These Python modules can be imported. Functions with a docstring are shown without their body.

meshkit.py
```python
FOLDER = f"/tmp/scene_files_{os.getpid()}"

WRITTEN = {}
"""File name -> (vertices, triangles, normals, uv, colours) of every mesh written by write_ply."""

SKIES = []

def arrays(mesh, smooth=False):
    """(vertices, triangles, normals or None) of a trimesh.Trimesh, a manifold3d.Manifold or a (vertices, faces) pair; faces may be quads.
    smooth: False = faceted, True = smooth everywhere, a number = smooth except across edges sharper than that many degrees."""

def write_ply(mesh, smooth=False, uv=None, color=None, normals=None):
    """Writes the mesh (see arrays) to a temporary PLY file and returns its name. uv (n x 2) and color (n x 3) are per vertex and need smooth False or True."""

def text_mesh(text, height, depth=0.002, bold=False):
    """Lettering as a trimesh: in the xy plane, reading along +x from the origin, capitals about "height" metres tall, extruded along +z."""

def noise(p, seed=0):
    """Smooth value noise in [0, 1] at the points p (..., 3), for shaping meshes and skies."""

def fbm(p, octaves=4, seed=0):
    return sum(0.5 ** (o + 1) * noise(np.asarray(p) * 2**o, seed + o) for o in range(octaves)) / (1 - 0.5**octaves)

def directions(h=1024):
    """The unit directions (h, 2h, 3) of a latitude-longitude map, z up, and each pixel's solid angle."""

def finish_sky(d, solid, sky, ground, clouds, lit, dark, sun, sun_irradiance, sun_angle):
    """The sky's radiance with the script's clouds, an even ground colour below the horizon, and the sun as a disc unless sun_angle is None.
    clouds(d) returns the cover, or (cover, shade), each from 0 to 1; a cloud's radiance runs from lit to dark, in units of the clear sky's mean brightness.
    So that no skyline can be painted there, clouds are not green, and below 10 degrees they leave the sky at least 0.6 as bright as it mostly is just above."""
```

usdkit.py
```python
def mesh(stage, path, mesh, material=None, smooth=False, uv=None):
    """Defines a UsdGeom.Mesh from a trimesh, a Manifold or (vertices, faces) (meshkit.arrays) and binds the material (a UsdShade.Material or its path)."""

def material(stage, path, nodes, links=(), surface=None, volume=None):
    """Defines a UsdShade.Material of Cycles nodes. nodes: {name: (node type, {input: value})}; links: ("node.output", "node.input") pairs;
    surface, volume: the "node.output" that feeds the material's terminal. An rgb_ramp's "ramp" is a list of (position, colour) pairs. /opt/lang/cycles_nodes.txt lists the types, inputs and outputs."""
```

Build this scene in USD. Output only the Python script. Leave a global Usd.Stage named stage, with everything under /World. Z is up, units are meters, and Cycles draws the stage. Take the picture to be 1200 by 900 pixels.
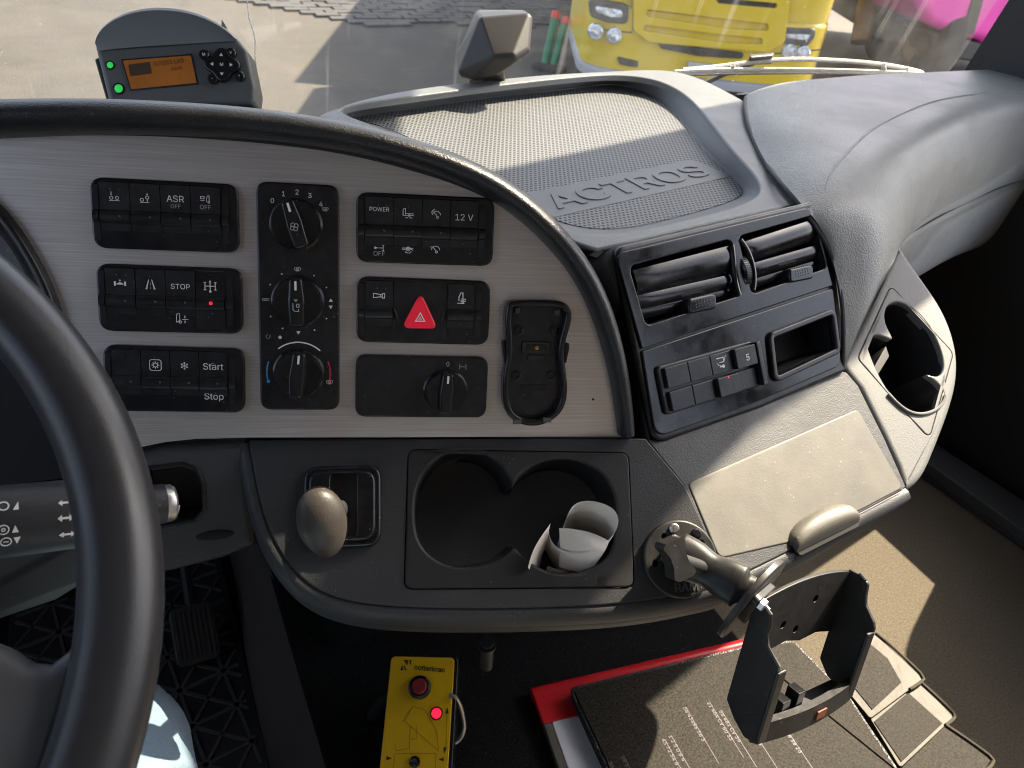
import math, random
import numpy as np, trimesh, mapbox_earcut, shapely
from shapely.geometry import Polygon, LineString, Point, box as sbox
from shapely.ops import unary_union
from shapely import affinity
from scipy.interpolate import CubicSpline, PchipInterpolator
from pxr import Usd, UsdGeom, UsdLux, UsdShade, Gf, Sdf
import usdkit, meshkit

random.seed(7)
stage = Usd.Stage.CreateInMemory()
UsdGeom.SetStageUpAxis(stage, UsdGeom.Tokens.z)
UsdGeom.SetStageMetersPerUnit(stage, 1.0)
world = UsdGeom.Xform.Define(stage, '/World')
stage.SetDefaultPrim(world.GetPrim())
rad = math.radians

# ------------------------------------------------------------------ camera, sky, sun, exposure
# world: x right, y forward in the cab, z up; z = 0.1 is the cab carpet, the yard is at z = ROAD
YAW, PITCH, ROLL, FPX = 30.0, 37.0, 6.5, 889.0
ROAD = -1.25
EYE = np.array([0, 0, 1.05])
EXPOSURE = 1.88
SUN_AZ, SUN_EL, SUN_I, SKY_S = 77.0, 45.0, 1.25, 0.125
UP = np.array([0, 0, 1.0])
_fh = np.array([math.sin(rad(YAW)), math.cos(rad(YAW)), 0]); _rh = np.array([math.cos(rad(YAW)), -math.sin(rad(YAW)), 0])
CF = _fh * math.cos(rad(PITCH)) - UP * math.sin(rad(PITCH))
_u0 = _fh * math.sin(rad(PITCH)) + UP * math.cos(rad(PITCH))
CX = _rh * math.cos(rad(ROLL)) + _u0 * math.sin(rad(ROLL))
CY = _u0 * math.cos(rad(ROLL)) - _rh * math.sin(rad(ROLL))

def gf(m):
    return Gf.Matrix4d(*[float(x) for x in np.asarray(m).ravel()])

camera = UsdGeom.Camera.Define(stage, '/World/camera')
_m = np.eye(4); _m[0, :3], _m[1, :3], _m[2, :3], _m[3, :3] = CX, CY, -CF, EYE
camera.AddTransformOp().Set(gf(_m))
camera.CreateHorizontalApertureAttr(36.0); camera.CreateVerticalApertureAttr(27.0)
camera.CreateFocalLengthAttr(36.0 * FPX / 1200.0)
camera.CreateClippingRangeAttr(Gf.Vec2f(0.02, 400.0))
camera.CreateFStopAttr(14.0); camera.CreateFocusDistanceAttr(0.62)
camera.GetExposureAttr().Set(EXPOSURE) if camera.GetExposureAttr() else camera.CreateExposureAttr(EXPOSURE)

SUN = np.array([math.sin(rad(SUN_AZ)) * math.cos(rad(SUN_EL)), math.cos(rad(SUN_AZ)) * math.cos(rad(SUN_EL)), math.sin(rad(SUN_EL))])
LOOKS = '/World/Looks'
UsdGeom.Scope.Define(stage, LOOKS)
sky_m = usdkit.material(stage, LOOKS + '/sky', {
    's': ('sky_texture', {'sky_type': 'single_scattering', 'sun_disc': False, 'air_density': 0.7, 'aerosol_density': 3.0, 'ozone_density': 0.6, 'sun_elevation': rad(SUN_EL), 'sun_rotation': rad(SUN_AZ)}),
    'h': ('hsv', {'saturation': 0.62}),
    'b': ('background_shader', {'strength': SKY_S})}, [('s.color', 'h.color'), ('h.color', 'b.color')], surface='b.background')
dome = UsdLux.DomeLight.Define(stage, '/World/sky')
UsdShade.MaterialBindingAPI.Apply(dome.GetPrim()).Bind(sky_m)
sun = UsdLux.DistantLight.Define(stage, '/World/sun')
sun.CreateIntensityAttr(SUN_I); sun.CreateNormalizeAttr(True); sun.CreateAngleAttr(0.5); sun.CreateColorAttr(Gf.Vec3f(1.0, 0.86, 0.65))
_z = SUN; _x = np.cross(UP, _z); _x /= np.linalg.norm(_x); _y = np.cross(_z, _x)
_m = np.eye(4); _m[0, :3], _m[1, :3], _m[2, :3] = _x, _y, _z
sun.AddTransformOp().Set(gf(_m))

# ------------------------------------------------------------------ helpers: frames
nz = lambda v: np.asarray(v, float) / np.linalg.norm(v)
def ray(px, py): return CF + CX * (px - 600) / FPX - CY * (py - 450) / FPX
def P(px, py, d): return EYE + d * ray(px, py)
def camv(x, y, z): return CX * x - CY * y + CF * z
def hit(px, py, o, n):
    d = ray(px, py); t = np.dot(o - EYE, n) / np.dot(d, n)
    return EYE + t * d
def hitz(px, py, z): return hit(px, py, np.array([0, 0, z]), UP)

class Fr:
    """A local frame: o origin, u right, v up, n towards the viewer."""
    def __init__(s, o, u, v):
        s.o = np.asarray(o, float); s.u = nz(u); n = nz(np.cross(s.u, v)); s.n = n; s.v = np.cross(n, s.u)
    def at(s, x, y, h=0): return s.o + s.u * x + s.v * y + s.n * h
    def p(s, px, py, h=0):
        w = hit(px, py, s.o + s.n * h, s.n) - s.o
        return np.array([w @ s.u, w @ s.v])
    def poly(s, pts, h=0): return np.array([s.p(a, b, h) for a, b in pts])
    def w(s, xy, h=0):
        xy = np.asarray(xy, float); return s.o + np.outer(xy[:, 0], s.u) + np.outer(xy[:, 1], s.v) + np.outer(np.broadcast_to(h, len(xy)), s.n)
    def mat(s):
        m = np.eye(4); m[0, :3], m[1, :3], m[2, :3], m[3, :3] = s.u, s.v, s.n, s.o; return m
    def hitp(s, px, py, h=0): return hit(px, py, s.o + s.n * h, s.n)
    def sub(s, x, y, h=0, rot=0):
        c, q = math.cos(rot), math.sin(rot)
        return Fr(s.at(x, y, h), s.u * c + s.v * q, s.v * c - s.u * q)
    def quad(s, tl, tr, br, bl, h=0):
        """The frame at the middle of a four-cornered module, and its width and height."""
        a, b, c, d = (s.p(*q, h) for q in (tl, tr, br, bl))
        u = (b - a) + (c - d); v = (a - d) + (b - c)
        t = 0.5 * (math.atan2(u[1], u[0]) + math.atan2(-v[0], v[1]))
        m = (a + b + c + d) / 4
        return s.sub(m[0], m[1], h, t), np.linalg.norm(u) / 2, np.linalg.norm(v) / 2
WORLD = Fr((0, 0, 0), (1, 0, 0), (0, 1, 0))
def facing(o, tilt=0.0, turn=0.0):
    """A frame at o that looks back along the view, turned and tilted."""
    u = CX * math.cos(turn) + CF * math.sin(turn); v = CY * math.cos(tilt) + CF * math.sin(tilt)
    return Fr(o, u, v)

# ------------------------------------------------------------------ helpers: the scene tree
names, mats_of = {}, {}
def numbered(parent, name):
    k = names.get((parent, name), 0); names[(parent, name)] = k + 1
    return f'{parent}/{name}' if k == 0 else f'{parent}/{name}_{k:03d}'
def tag(path, label=None, cat=None, group=None, kind=None):
    p = stage.GetPrimAtPath(path)
    for k, v in (('label', label), ('category', cat), ('group', group), ('kind', kind)):
        if v: p.SetCustomDataByKey(k, v)
    return path
def thing(name, label, cat, fr=None, group=None):
    path = numbered('/World', name); x = UsdGeom.Xform.Define(stage, path)
    m = (fr or WORLD).mat(); x.AddTransformOp().Set(gf(m)); mats_of[path] = m
    return tag(path, label, cat, group)
def obj(name, mesh, mat, parent=None, fr=None, smooth=35, label=None, cat=None, kind=None, group=None):
    parent = parent or '/World'; path = numbered(parent, name)
    pm = mats_of.get(parent, np.eye(4)); inv = np.linalg.inv(pm)
    if isinstance(mesh, (tuple, list)): mesh = trimesh.Trimesh(np.asarray(mesh[0], float), np.asarray(mesh[1]), process=False)
    mesh = mesh.copy()
    if fr is None:
        v = np.c_[mesh.vertices, np.ones(len(mesh.vertices))] @ inv
        mesh = trimesh.Trimesh(v[:, :3], mesh.faces, process=False)
    mesh.merge_vertices()
    m = usdkit.mesh(stage, path, mesh, MAT[mat], smooth=smooth)
    UsdGeom.Mesh(m).CreateDoubleSidedAttr(True)
    mats_of[path] = pm
    if fr is not None:
        UsdGeom.Xformable(m).AddTransformOp().Set(gf(fr.mat() @ inv)); mats_of[path] = fr.mat()
    tag(path, label, cat, group, kind)
    return path
cat = trimesh.util.concatenate
def place(mesh, fr):
    m = mesh.copy(); v = fr.w(m.vertices[:, :2]) + np.outer(m.vertices[:, 2], fr.n)
    return trimesh.Trimesh(v, m.faces, process=False)
def T(mesh, x=0, y=0, z=0, rz=0, rx=0, ry=0, s=None):
    m = mesh.copy()
    if s is not None: m.apply_scale(s)
    for a, ax in ((rx, (1, 0, 0)), (ry, (0, 1, 0)), (rz, (0, 0, 1))):
        if a: m.apply_transform(trimesh.transformations.rotation_matrix(a, ax))
    m.apply_translation((x, y, z)); return m

# ------------------------------------------------------------------ helpers: shapes
def spl(pts, n, closed=False, pch=False):
    """A smooth curve through points, n samples evenly along it."""
    p = np.asarray(pts, float)
    if closed: p = np.vstack([p, p[:1]])
    d = np.r_[0, np.cumsum(np.maximum(np.linalg.norm(np.diff(p, axis=0), axis=1), 1e-9) ** 0.75)]
    c = CubicSpline(d, p, bc_type='periodic') if closed else (PchipInterpolator(d, p) if pch else CubicSpline(d, p))
    t = np.linspace(0, d[-1], 600); q = c(t); s = np.r_[0, np.cumsum(np.linalg.norm(np.diff(q, axis=0), axis=1))]
    return c(np.interp(np.linspace(0, s[-1], n, endpoint=not closed), s, t))
def rounded(pts, r, seg=5):
    """A polygon with its corners rounded by r (a number or one per corner)."""
    p = np.asarray(pts, float); n = len(p); out = []; rr = np.broadcast_to(r, n)
    for i in range(n):
        a, b, c = p[i - 1], p[i], p[(i + 1) % n]
        e, f = nz(a - b), nz(c - b); ang = math.acos(np.clip(e @ f, -1, 1))
        d = min(rr[i] / max(math.tan(ang / 2), 1e-3), 0.48 * np.linalg.norm(a - b), 0.48 * np.linalg.norm(c - b))
        if d < 1e-6: out.append(b); continue
        for t in np.linspace(0, 1, seg + 1):
            out.append((1 - t) ** 2 * (b + e * d) + 2 * t * (1 - t) * b + t * t * (b + f * d))
    return np.array(out)
def rrect(w, h, r, seg=5, cx=0, cy=0): return rounded([(cx - w / 2, cy - h / 2), (cx + w / 2, cy - h / 2), (cx + w / 2, cy + h / 2), (cx - w / 2, cy + h / 2)], r, seg)
def circle(r, n=32, cx=0, cy=0, ry=None):
    t = np.arange(n) * 2 * math.pi / n; return np.c_[cx + r * np.cos(t), cy + (ry or r) * np.sin(t)]
def ccw(p):
    p = np.asarray(p, float); a = np.sum(p[:, 0] * np.roll(p[:, 1], -1) - p[:, 1] * np.roll(p[:, 0], -1)); return p if a > 0 else p[::-1]
def inset(p, d):
    e = np.roll(p, -1, 0) - p; e /= np.maximum(np.linalg.norm(e, axis=1, keepdims=True), 1e-12)
    nrm = np.c_[-e[:, 1], e[:, 0]]; m = nrm + np.roll(nrm, 1, 0)
    k = np.maximum((m * nrm).sum(1, keepdims=True), 0.35); return p + m / k * d
def earcut(rings):
    v = np.vstack(rings); ends = np.cumsum([len(r) for r in rings]).astype(np.uint32)
    return v, mapbox_earcut.triangulate_float64(v, ends).reshape(-1, 3).astype(int)
def plate(outer, h0, h1, bevel=0.001, holes=(), seg=3, hb=None, bottom=True):
    """A slab in the xy plane from h0 to h1 with rounded upper edges; holes go right through."""
    rings = [ccw(outer)] + [ccw(h)[::-1] for h in holes]
    hb = bevel if hb is None else hb
    levels = [(0, h0)] + [((1 - math.cos(a)) * 1.0, math.sin(a)) for a in np.linspace(0, math.pi / 2, seg + 1)]
    V, Fc, n0 = [], [], 0; tops = []
    for k, r in enumerate(rings):
        b = bevel if k == 0 else hb; m = len(r)
        L = [(r, h0)] + [(inset(r, b * (1 - math.cos(a))), h1 - b + b * math.sin(a)) for a in np.linspace(0, math.pi / 2, seg + 1)]
        for q, h in L: V.append(np.c_[q, np.full(m, h)])
        for j in range(len(L) - 1):
            a = n0 + j * m + np.arange(m); c = n0 + j * m + (np.arange(m) + 1) % m
            Fc += [np.c_[a, c, c + m], np.c_[a, c + m, a + m]]
        tops.append((L[-1][0], n0 + (len(L) - 1) * m)); n0 += len(L) * m
    v, f = earcut([t[0] for t in tops]); idx = np.concatenate([np.arange(len(t[0])) + t[1] for t in tops]); f = idx[f]
    vv = np.vstack(V); a = vv[f]; nrm = np.cross(a[:, 1] - a[:, 0], a[:, 2] - a[:, 0])[:, 2]; f[nrm < 0] = f[nrm < 0][:, ::-1]
    Fc.append(f)
    if bottom:
        v, f = earcut(rings); a = v[f]; s = (a[:, 1, 0] - a[:, 0, 0]) * (a[:, 2, 1] - a[:, 0, 1]) - (a[:, 1, 1] - a[:, 0, 1]) * (a[:, 2, 0] - a[:, 0, 0])
        f[s > 0] = f[s > 0][:, ::-1]; Fc.append(f + n0); vv = np.vstack([vv, np.c_[v, np.full(len(v), h0)]])
    return trimesh.Trimesh(vv, np.vstack(Fc), process=False)
def flat(geom, h0, h1):
    """Thin print or sheet from a shapely shape."""
    gs = [g for g in getattr(geom, 'geoms', [geom]) if g.area > 0]
    out = []
    for g in gs:
        m = trimesh.creation.extrude_polygon(g, h1 - h0, engine='earcut'); m.apply_translation((0, 0, h0)); out.append(m)
    return cat(out)
def lathe(prof, n=32):
    """Profile of (radius, z) turned about z."""
    p = np.asarray(prof, float); t = np.arange(n) * 2 * math.pi / n
    v = np.stack([np.outer(p[:, 0], np.cos(t)), np.outer(p[:, 0], np.sin(t)), np.repeat(p[:, 1:], n, 1)], -1).reshape(-1, 3)
    F_ = []
    for j in range(len(p) - 1):
        a = j * n + np.arange(n); c = j * n + (np.arange(n) + 1) % n
        F_ += [np.c_[a, c, c + n], np.c_[a, c + n, a + n]]
    return trimesh.Trimesh(v, np.vstack(F_), process=False)
def skin(rows, closed=False, cap=False):
    """Quads between rows of points (list of equal-length m x 3)."""
    A = np.asarray(rows, float); k, m = A.shape[:2]; v = A.reshape(-1, 3); F_ = []
    M = m if closed else m - 1
    for j in range(k - 1):
        a = j * m + np.arange(M); c = j * m + (np.arange(M) + 1) % m
        F_ += [np.c_[a, c, c + m], np.c_[a, c + m, a + m]]
    v = [v]; n0 = k * m
    if cap and closed:
        for j, fl in ((0, 1), (k - 1, 0)):
            v.append(A[j].mean(0)[None]); a = j * m + np.arange(m); c = j * m + (np.arange(m) + 1) % m
            F_.append(np.c_[a, np.full(m, n0), c] if fl else np.c_[a, c, np.full(m, n0)]); n0 += 1
    return trimesh.Trimesh(np.vstack(v), np.vstack(F_), process=False)
def refine(rows, a, b):
    """A smooth surface through a grid of points, a x b samples."""
    A = np.asarray(rows, float)
    def along(X, n):
        t = np.arange(len(X)); return PchipInterpolator(t, X, axis=0)(np.linspace(0, len(X) - 1, n))
    return along(along(A, a).transpose(1, 0, 2), b).transpose(1, 0, 2)
def tube(pts, r, n=10, cap=True, sq=None, up=None):
    """A round or flattened bar along points."""
    p = np.asarray(pts, float); t = np.gradient(p, axis=0); t /= np.linalg.norm(t, axis=1, keepdims=True) + 1e-12
    a = np.array(up, float) if up is not None else (UP if abs(t[0] @ UP) < 0.9 else np.array([1.0, 0, 0])); rr = np.broadcast_to(r, len(p)); q = np.broadcast_to(1.0 if sq is None else sq, len(p)); rows = []
    for i in range(len(p)):
        b = nz(np.cross(t[i], a)); c = np.cross(b, t[i])
        if up is None: a = c
        th = np.arange(n) * 2 * math.pi / n
        rows.append(p[i] + rr[i] * (np.outer(np.cos(th), b) * q[i] + np.outer(np.sin(th), c)))
    return skin(rows, closed=True, cap=cap)
def box(w, d, h, x=0, y=0, z=0, r=0.0, seg=3):
    """A box w x d x h centred on x, y with its base at z, corners and top edges rounded."""
    if r <= 0:
        m = trimesh.creation.box((w, d, h)); m.apply_translation((x, y, z + h / 2)); return m
    return T(plate(rrect(w, d, r, seg), z, z + h, min(r * 0.6, h * 0.45), seg=seg), x, y)
def ell(rx, ry, rz, n=3):
    m = trimesh.creation.icosphere(n); m.apply_scale((rx, ry, rz)); return m
def text(s, h, depth=0.0003, bold=False, center=True, sx=1.0):
    m = meshkit.text_mesh(s, h, depth, bold)
    if sx != 1: m.apply_scale((sx, 1, 1))
    if center:
        b = m.bounds; m.apply_translation((-(b[0, 0] + b[1, 0]) / 2, -(b[0, 1] + b[1, 1]) / 2, 0))
    return m
def line(*pts): return LineString(pts)
def arc(cx, cy, r, a0, a1, n=14, ry=None):
    t = np.radians(np.linspace(a0, a1, n)); return LineString(np.c_[cx + r * np.cos(t), cy + (ry or r) * np.sin(t)])
def ring(cx, cy, r, n=18): return arc(cx, cy, r, 0, 360, n)
def strokes(lines, w=0.09, fills=()):
    return unary_union([l.buffer(w / 2, cap_style=2) for l in lines] + list(fills))
def tri(*p): return Polygon(p)
def icon(geom, s, x=0, y=0, h=0.0, d=0.00025): return flat(affinity.affine_transform(geom, [s, 0, 0, s, x, y]), h, h + d)

# ------------------------------------------------------------------ materials
MAT = {}
def mat(name, color, rough=0.5, metal=0.0, bump=None, var=0.0, vscale=20, dust=0.0, spec=0.5, rvar=0.0, emit=None, coat=0.0, sheen=0.0, stretch=None, ramp=None, extra=None, dustc=(0.45, 0.42, 0.38)):
    """A principled material. bump: list of (kind, scale, distance); var: mottling of the colour; dust: specks of dust; stretch: scale of the mottling per axis."""
    n = {'p': ('principled_bsdf', {'base_color': color, 'roughness': rough, 'metallic': metal, 'specular_ior_level': spec, 'coat_weight': coat, 'sheen_weight': sheen}), 'c': ('texture_coordinate', {})}
    L = []; vec = 'c.object'
    if stretch:
        n['map'] = ('mapping', {'scale': stretch}); L.append(('c.object', 'map.vector')); vec = 'map.vector'
    src = None
    if var or ramp:
        n['vn'] = ('noise_texture', {'scale': vscale, 'detail': 5, 'roughness': 0.6}); L.append((vec, 'vn.vector'))
        lo = tuple(c * (1 - var) for c in color); hi = tuple(min(1, c * (1 + var)) for c in color)
        n['vr'] = ('rgb_ramp', {'ramp': ramp or [(0.3, lo), (0.7, hi)]}); L.append(('vn.fac', 'vr.fac')); src = 'vr.color'
    if rvar:
        n['rn'] = ('noise_texture', {'scale': vscale * 1.7, 'detail': 4}); L.append(('c.object', 'rn.vector'))
        n['rm'] = ('map_range', {'from_min': 0.3, 'from_max': 0.7, 'to_min': max(0.02, rough - rvar), 'to_max': min(1, rough + rvar)}); L += [('rn.fac', 'rm.value'), ('rm.result', 'p.roughness')]
    if dust:
        n['dv'] = ('voronoi_texture', {'scale': 170}); L.append(('c.object', 'dv.vector'))
        n['dw'] = ('noise_texture', {'scale': 45, 'detail': 2}); L.append(('c.object', 'dw.vector'))
        n['dl'] = ('math', {'math_type': 'multiply', 'value2': 0.26}); L.append(('dw.fac', 'dl.value1'))
        n['dl2'] = ('math', {'math_type': 'subtract', 'value2': 0.085 - 0.03 * dust}); L.append(('dl.value', 'dl2.value1'))
        n['dt'] = ('math', {'math_type': 'less_than'}); L += [('dv.distance', 'dt.value1'), ('dl2.value', 'dt.value2')]
        n['df'] = ('math', {'math_type': 'multiply', 'value2': min(1.0, 0.45 * dust)}); L.append(('dt.value', 'df.value1'))
        n['dm'] = ('mix_color', {'a': color, 'b': dustc}); L += [('df.value', 'dm.fac')]
        if src: L.append((src, 'dm.a'))
        src = 'dm.result'
    if src: L.append((src, 'p.base_color'))
    last = None
    for i, (kind, sc, dist) in enumerate(bump or []):
        t = f'b{i}'
        if kind == 'grain':
            n[t] = ('voronoi_texture', {'scale': sc, 'feature': 'smooth_f1', 'smoothness': 0.6}); out = t + '.distance'
        elif kind == 'cell':
            n[t] = ('voronoi_texture', {'scale': sc}); out = t + '.distance'
        elif kind == 'brush':
            n[t + 'm'] = ('mapping', {'scale': (14, 1500, 1)}); L.append(('c.object', t + 'm.vector'))
            n[t] = ('noise_texture', {'scale': sc, 'detail': 3}); out = t + '.fac'; L.append((t + 'm.vector', t + '.vector'))
        else:
            n[t] = ('noise_texture', {'scale': sc, 'detail': 4, 'roughness': 0.6}); out = t + '.fac'
        if kind != 'brush': L.append(('c.object', t + '.vector'))
        n[t + 'k'] = ('bump', {'distance': dist, 'strength': 1.0}); L.append((out, t + 'k.height'))
        if last: L.append((last + '.normal', t + 'k.normal'))
        last = t + 'k'
    if last: L.append((last + '.normal', 'p.normal'))
    if emit: n['p'][1].update(emission_color=emit[0], emission_strength=emit[1])
    if extra: extra(n, L)
    MAT[name] = usdkit.material(stage, f'{LOOKS}/{name}', n, L, surface='p.BSDF')

def _brush(n, L):
    n['mm'] = ('mapping', {'scale': (10, 900, 1)}); n['nn'] = ('noise_texture', {'scale': 1.0, 'detail': 4, 'roughness': 0.65})
    n['rr'] = ('rgb_ramp', {'ramp': [(0.25, (0.44, 0.405, 0.38)), (0.5, (0.56, 0.518, 0.49)), (0.75, (0.70, 0.65, 0.62))]})
    L += [('c.object', 'mm.vector'), ('mm.vector', 'nn.vector'), ('nn.fac', 'rr.fac'), ('rr.color', 'p.base_color')]
mat('brushed_aluminium', (0.45, 0.43, 0.42), 0.40, metal=0.85, bump=[('brush', 1.0, 0.00006)], extra=_brush)
mat('dash_plastic', (0.030, 0.0315, 0.034), 0.52, bump=[('grain', 900, 0.0002), ('noise', 60, 0.0004)], var=0.12, vscale=9, rvar=0.06, dust=0.5)
mat('dash_plastic_dark', (0.018, 0.019, 0.022), 0.5, bump=[('grain', 900, 0.0003)], var=0.15, vscale=12, rvar=0.06, dust=0.5)
mat('dash_top', (0.175, 0.180, 0.180), 0.45, bump=[('grain', 900, 0.0002), ('noise', 60, 0.0004)], var=0.12, vscale=9, rvar=0.06, dust=0.5)
mat('dash_leather', (0.235, 0.243, 0.238), 0.42, bump=[('grain', 620, 0.00035), ('noise', 25, 0.0012)], var=0.12, vscale=7, rvar=0.08, dust=0.4)
mat('rim_leather', (0.013, 0.013, 0.014), 0.33, bump=[('grain', 800, 0.00028), ('noise', 90, 0.0003)], var=0.1, rvar=0.05, dust=0.3)
mat('black_gloss', (0.007, 0.007, 0.008), 0.17, bump=[('noise', 500, 0.00003)], rvar=0.08, vscale=30, dust=0.6)
mat('black_satin', (0.008, 0.008, 0.009), 0.29, bump=[('noise', 900, 0.00008)], rvar=0.08, vscale=40, dust=0.5)
mat('black_matt', (0.012, 0.012, 0.013), 0.55, bump=[('noise', 1200, 0.0001)], var=0.2, vscale=60, dust=0.5)
mat('well_shade_black', (0.0055, 0.0055, 0.006), 0.55, bump=[('noise', 1200, 0.0001)])  # black plastic, colour darkened for the shade inside the cups
mat('void_black', (0.004, 0.004, 0.004), 0.8)
mat('rocker_grey', (0.055, 0.055, 0.060), 0.36, bump=[('noise', 900, 0.00006)], rvar=0.06, dust=0.4)
mat('print_white', (0.62, 0.62, 0.62), 0.5)
mat('print_grey', (0.30, 0.30, 0.30), 0.5)
mat('print_dim', (0.10, 0.10, 0.10), 0.5)
mat('print_black', (0.02, 0.018, 0.012), 0.5)
mat('mat_rib_lit', (0.07, 0.07, 0.075), 0.4)  # mat rubber made lighter, standing in for highlights on the ribs
mat('print_lilac', (0.125, 0.108, 0.132), 0.5)
mat('print_brown', (0.20, 0.13, 0.01), 0.6)
mat('print_blue', (0.06, 0.30, 0.62), 0.4)
mat('print_red', (0.42, 0.03, 0.06), 0.4)
mat('hazard_red', (0.72, 0.012, 0.035), 0.28, emit=((1.0, 0.02, 0.05), 0.04), coat=0.3)
mat('lamp_red', (0.8, 0.02, 0.05), 0.3, emit=((1.0, 0.015, 0.05), 0.42))
mat('lamp_green', (0.03, 0.5, 0.08), 0.3, emit=((0.05, 1.0, 0.15), 0.10))
mat('lcd_amber', (0.20, 0.075, 0.018), 0.18, emit=((1.0, 0.33, 0.05), 0.02), var=0.25, vscale=25)
mat('lcd_dark', (0.06, 0.035, 0.02), 0.3)
mat('tray_rubber', (0.15, 0.155, 0.158), 0.50, bump=[('noise', 900, 0.0001)], var=0.1, vscale=10, dust=0.4)
def _holes(n, L):
    # small round pits in a close grid, sunk into the mat
    n['sx'] = ('separate_xyz', {}); L.append(('c.object', 'sx.vector'))
    for ax, k in (('x', 0), ('y', 1)):
        n['k' + ax] = ('math', {'math_type': 'multiply', 'value2': 1 / 0.0052}); L.append(('sx.' + ax, f'k{ax}.value1'))
    n['ry'] = ('math', {'math_type': 'floor'}); L.append(('ky.value', 'ry.value1'))
    n['rh'] = ('math', {'math_type': 'multiply', 'value2': 0.5}); L.append(('ry.value', 'rh.value1'))
    n['kxx'] = ('math', {'math_type': 'add'}); L += [('kx.value', 'kxx.value1'), ('rh.value', 'kxx.value2')]
    for ax, s in (('x', 'kxx'), ('y', 'ky')):
        n['f' + ax] = ('math', {'math_type': 'fraction'}); L.append((s + '.value', f'f{ax}.value1'))
        n['g' + ax] = ('math', {'math_type': 'subtract', 'value2': 0.5}); L.append((f'f{ax}.value', f'g{ax}.value1'))
    n['cx'] = ('combine_xyz', {'z': 0.0}); L += [('gx.value', 'cx.x'), ('gy.value', 'cx.y')]
    n['len'] = ('vector_math', {'math_type': 'length'}); L.append(('cx.vector', 'len.vector1'))
    n['st'] = ('map_range', {'range_type': 'smoothstep', 'from_min': 0.26, 'from_max': 0.38, 'to_min': 0, 'to_max': 1}); L.append(('len.value', 'st.value'))
    n['bk'] = ('bump', {'distance': 0.002, 'strength': 1.0}); L += [('st.result', 'bk.height'), ('bk.normal', 'p.normal')]
    n['mx'] = ('mix_color', {'a': (0.04, 0.04, 0.041), 'b': (0.20, 0.205, 0.208)}); L += [('st.result', 'mx.fac'), ('mx.result', 'p.base_color')]
mat('tray_mat_pitted', (0.125, 0.128, 0.13), 0.55, extra=_holes)
mat('lid_grey', (0.092, 0.086, 0.070), 0.5, bump=[('noise', 500, 0.00012)], var=0.2, vscale=22, rvar=0.08, dust=0.9)
mat('pod_grey', (0.145, 0.149, 0.145), 0.5, bump=[('grain', 900, 0.00012)], var=0.08, vscale=9, dust=0.5)
mat('lever_knob', (0.050, 0.042, 0.036), 0.42, bump=[('noise', 700, 0.0002)], var=0.2, vscale=50)
mat('paper_white', (0.80, 0.755, 0.70), 0.7, bump=[('noise', 90, 0.0006)], var=0.03)
mat('wheel_leather', (0.018, 0.018, 0.020), 0.34, bump=[('grain', 1400, 0.00005)], var=0.1, rvar=0.04, vscale=14)
mat('wheel_spoke', (0.075, 0.078, 0.085), 0.45, bump=[('noise', 600, 0.0001)], var=0.1)
mat('stalk_plastic', (0.011, 0.012, 0.015), 0.45, bump=[('noise', 700, 0.0001)], dust=0.4)
mat('steel', (0.55, 0.54, 0.52), 0.28, metal=1.0, bump=[('noise', 200, 0.0001)])
mat('key_silver', (0.42, 0.41, 0.39), 0.3, metal=0.9)
mat('brass', (0.5, 0.25, 0.06), 0.3, metal=0.9)
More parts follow.
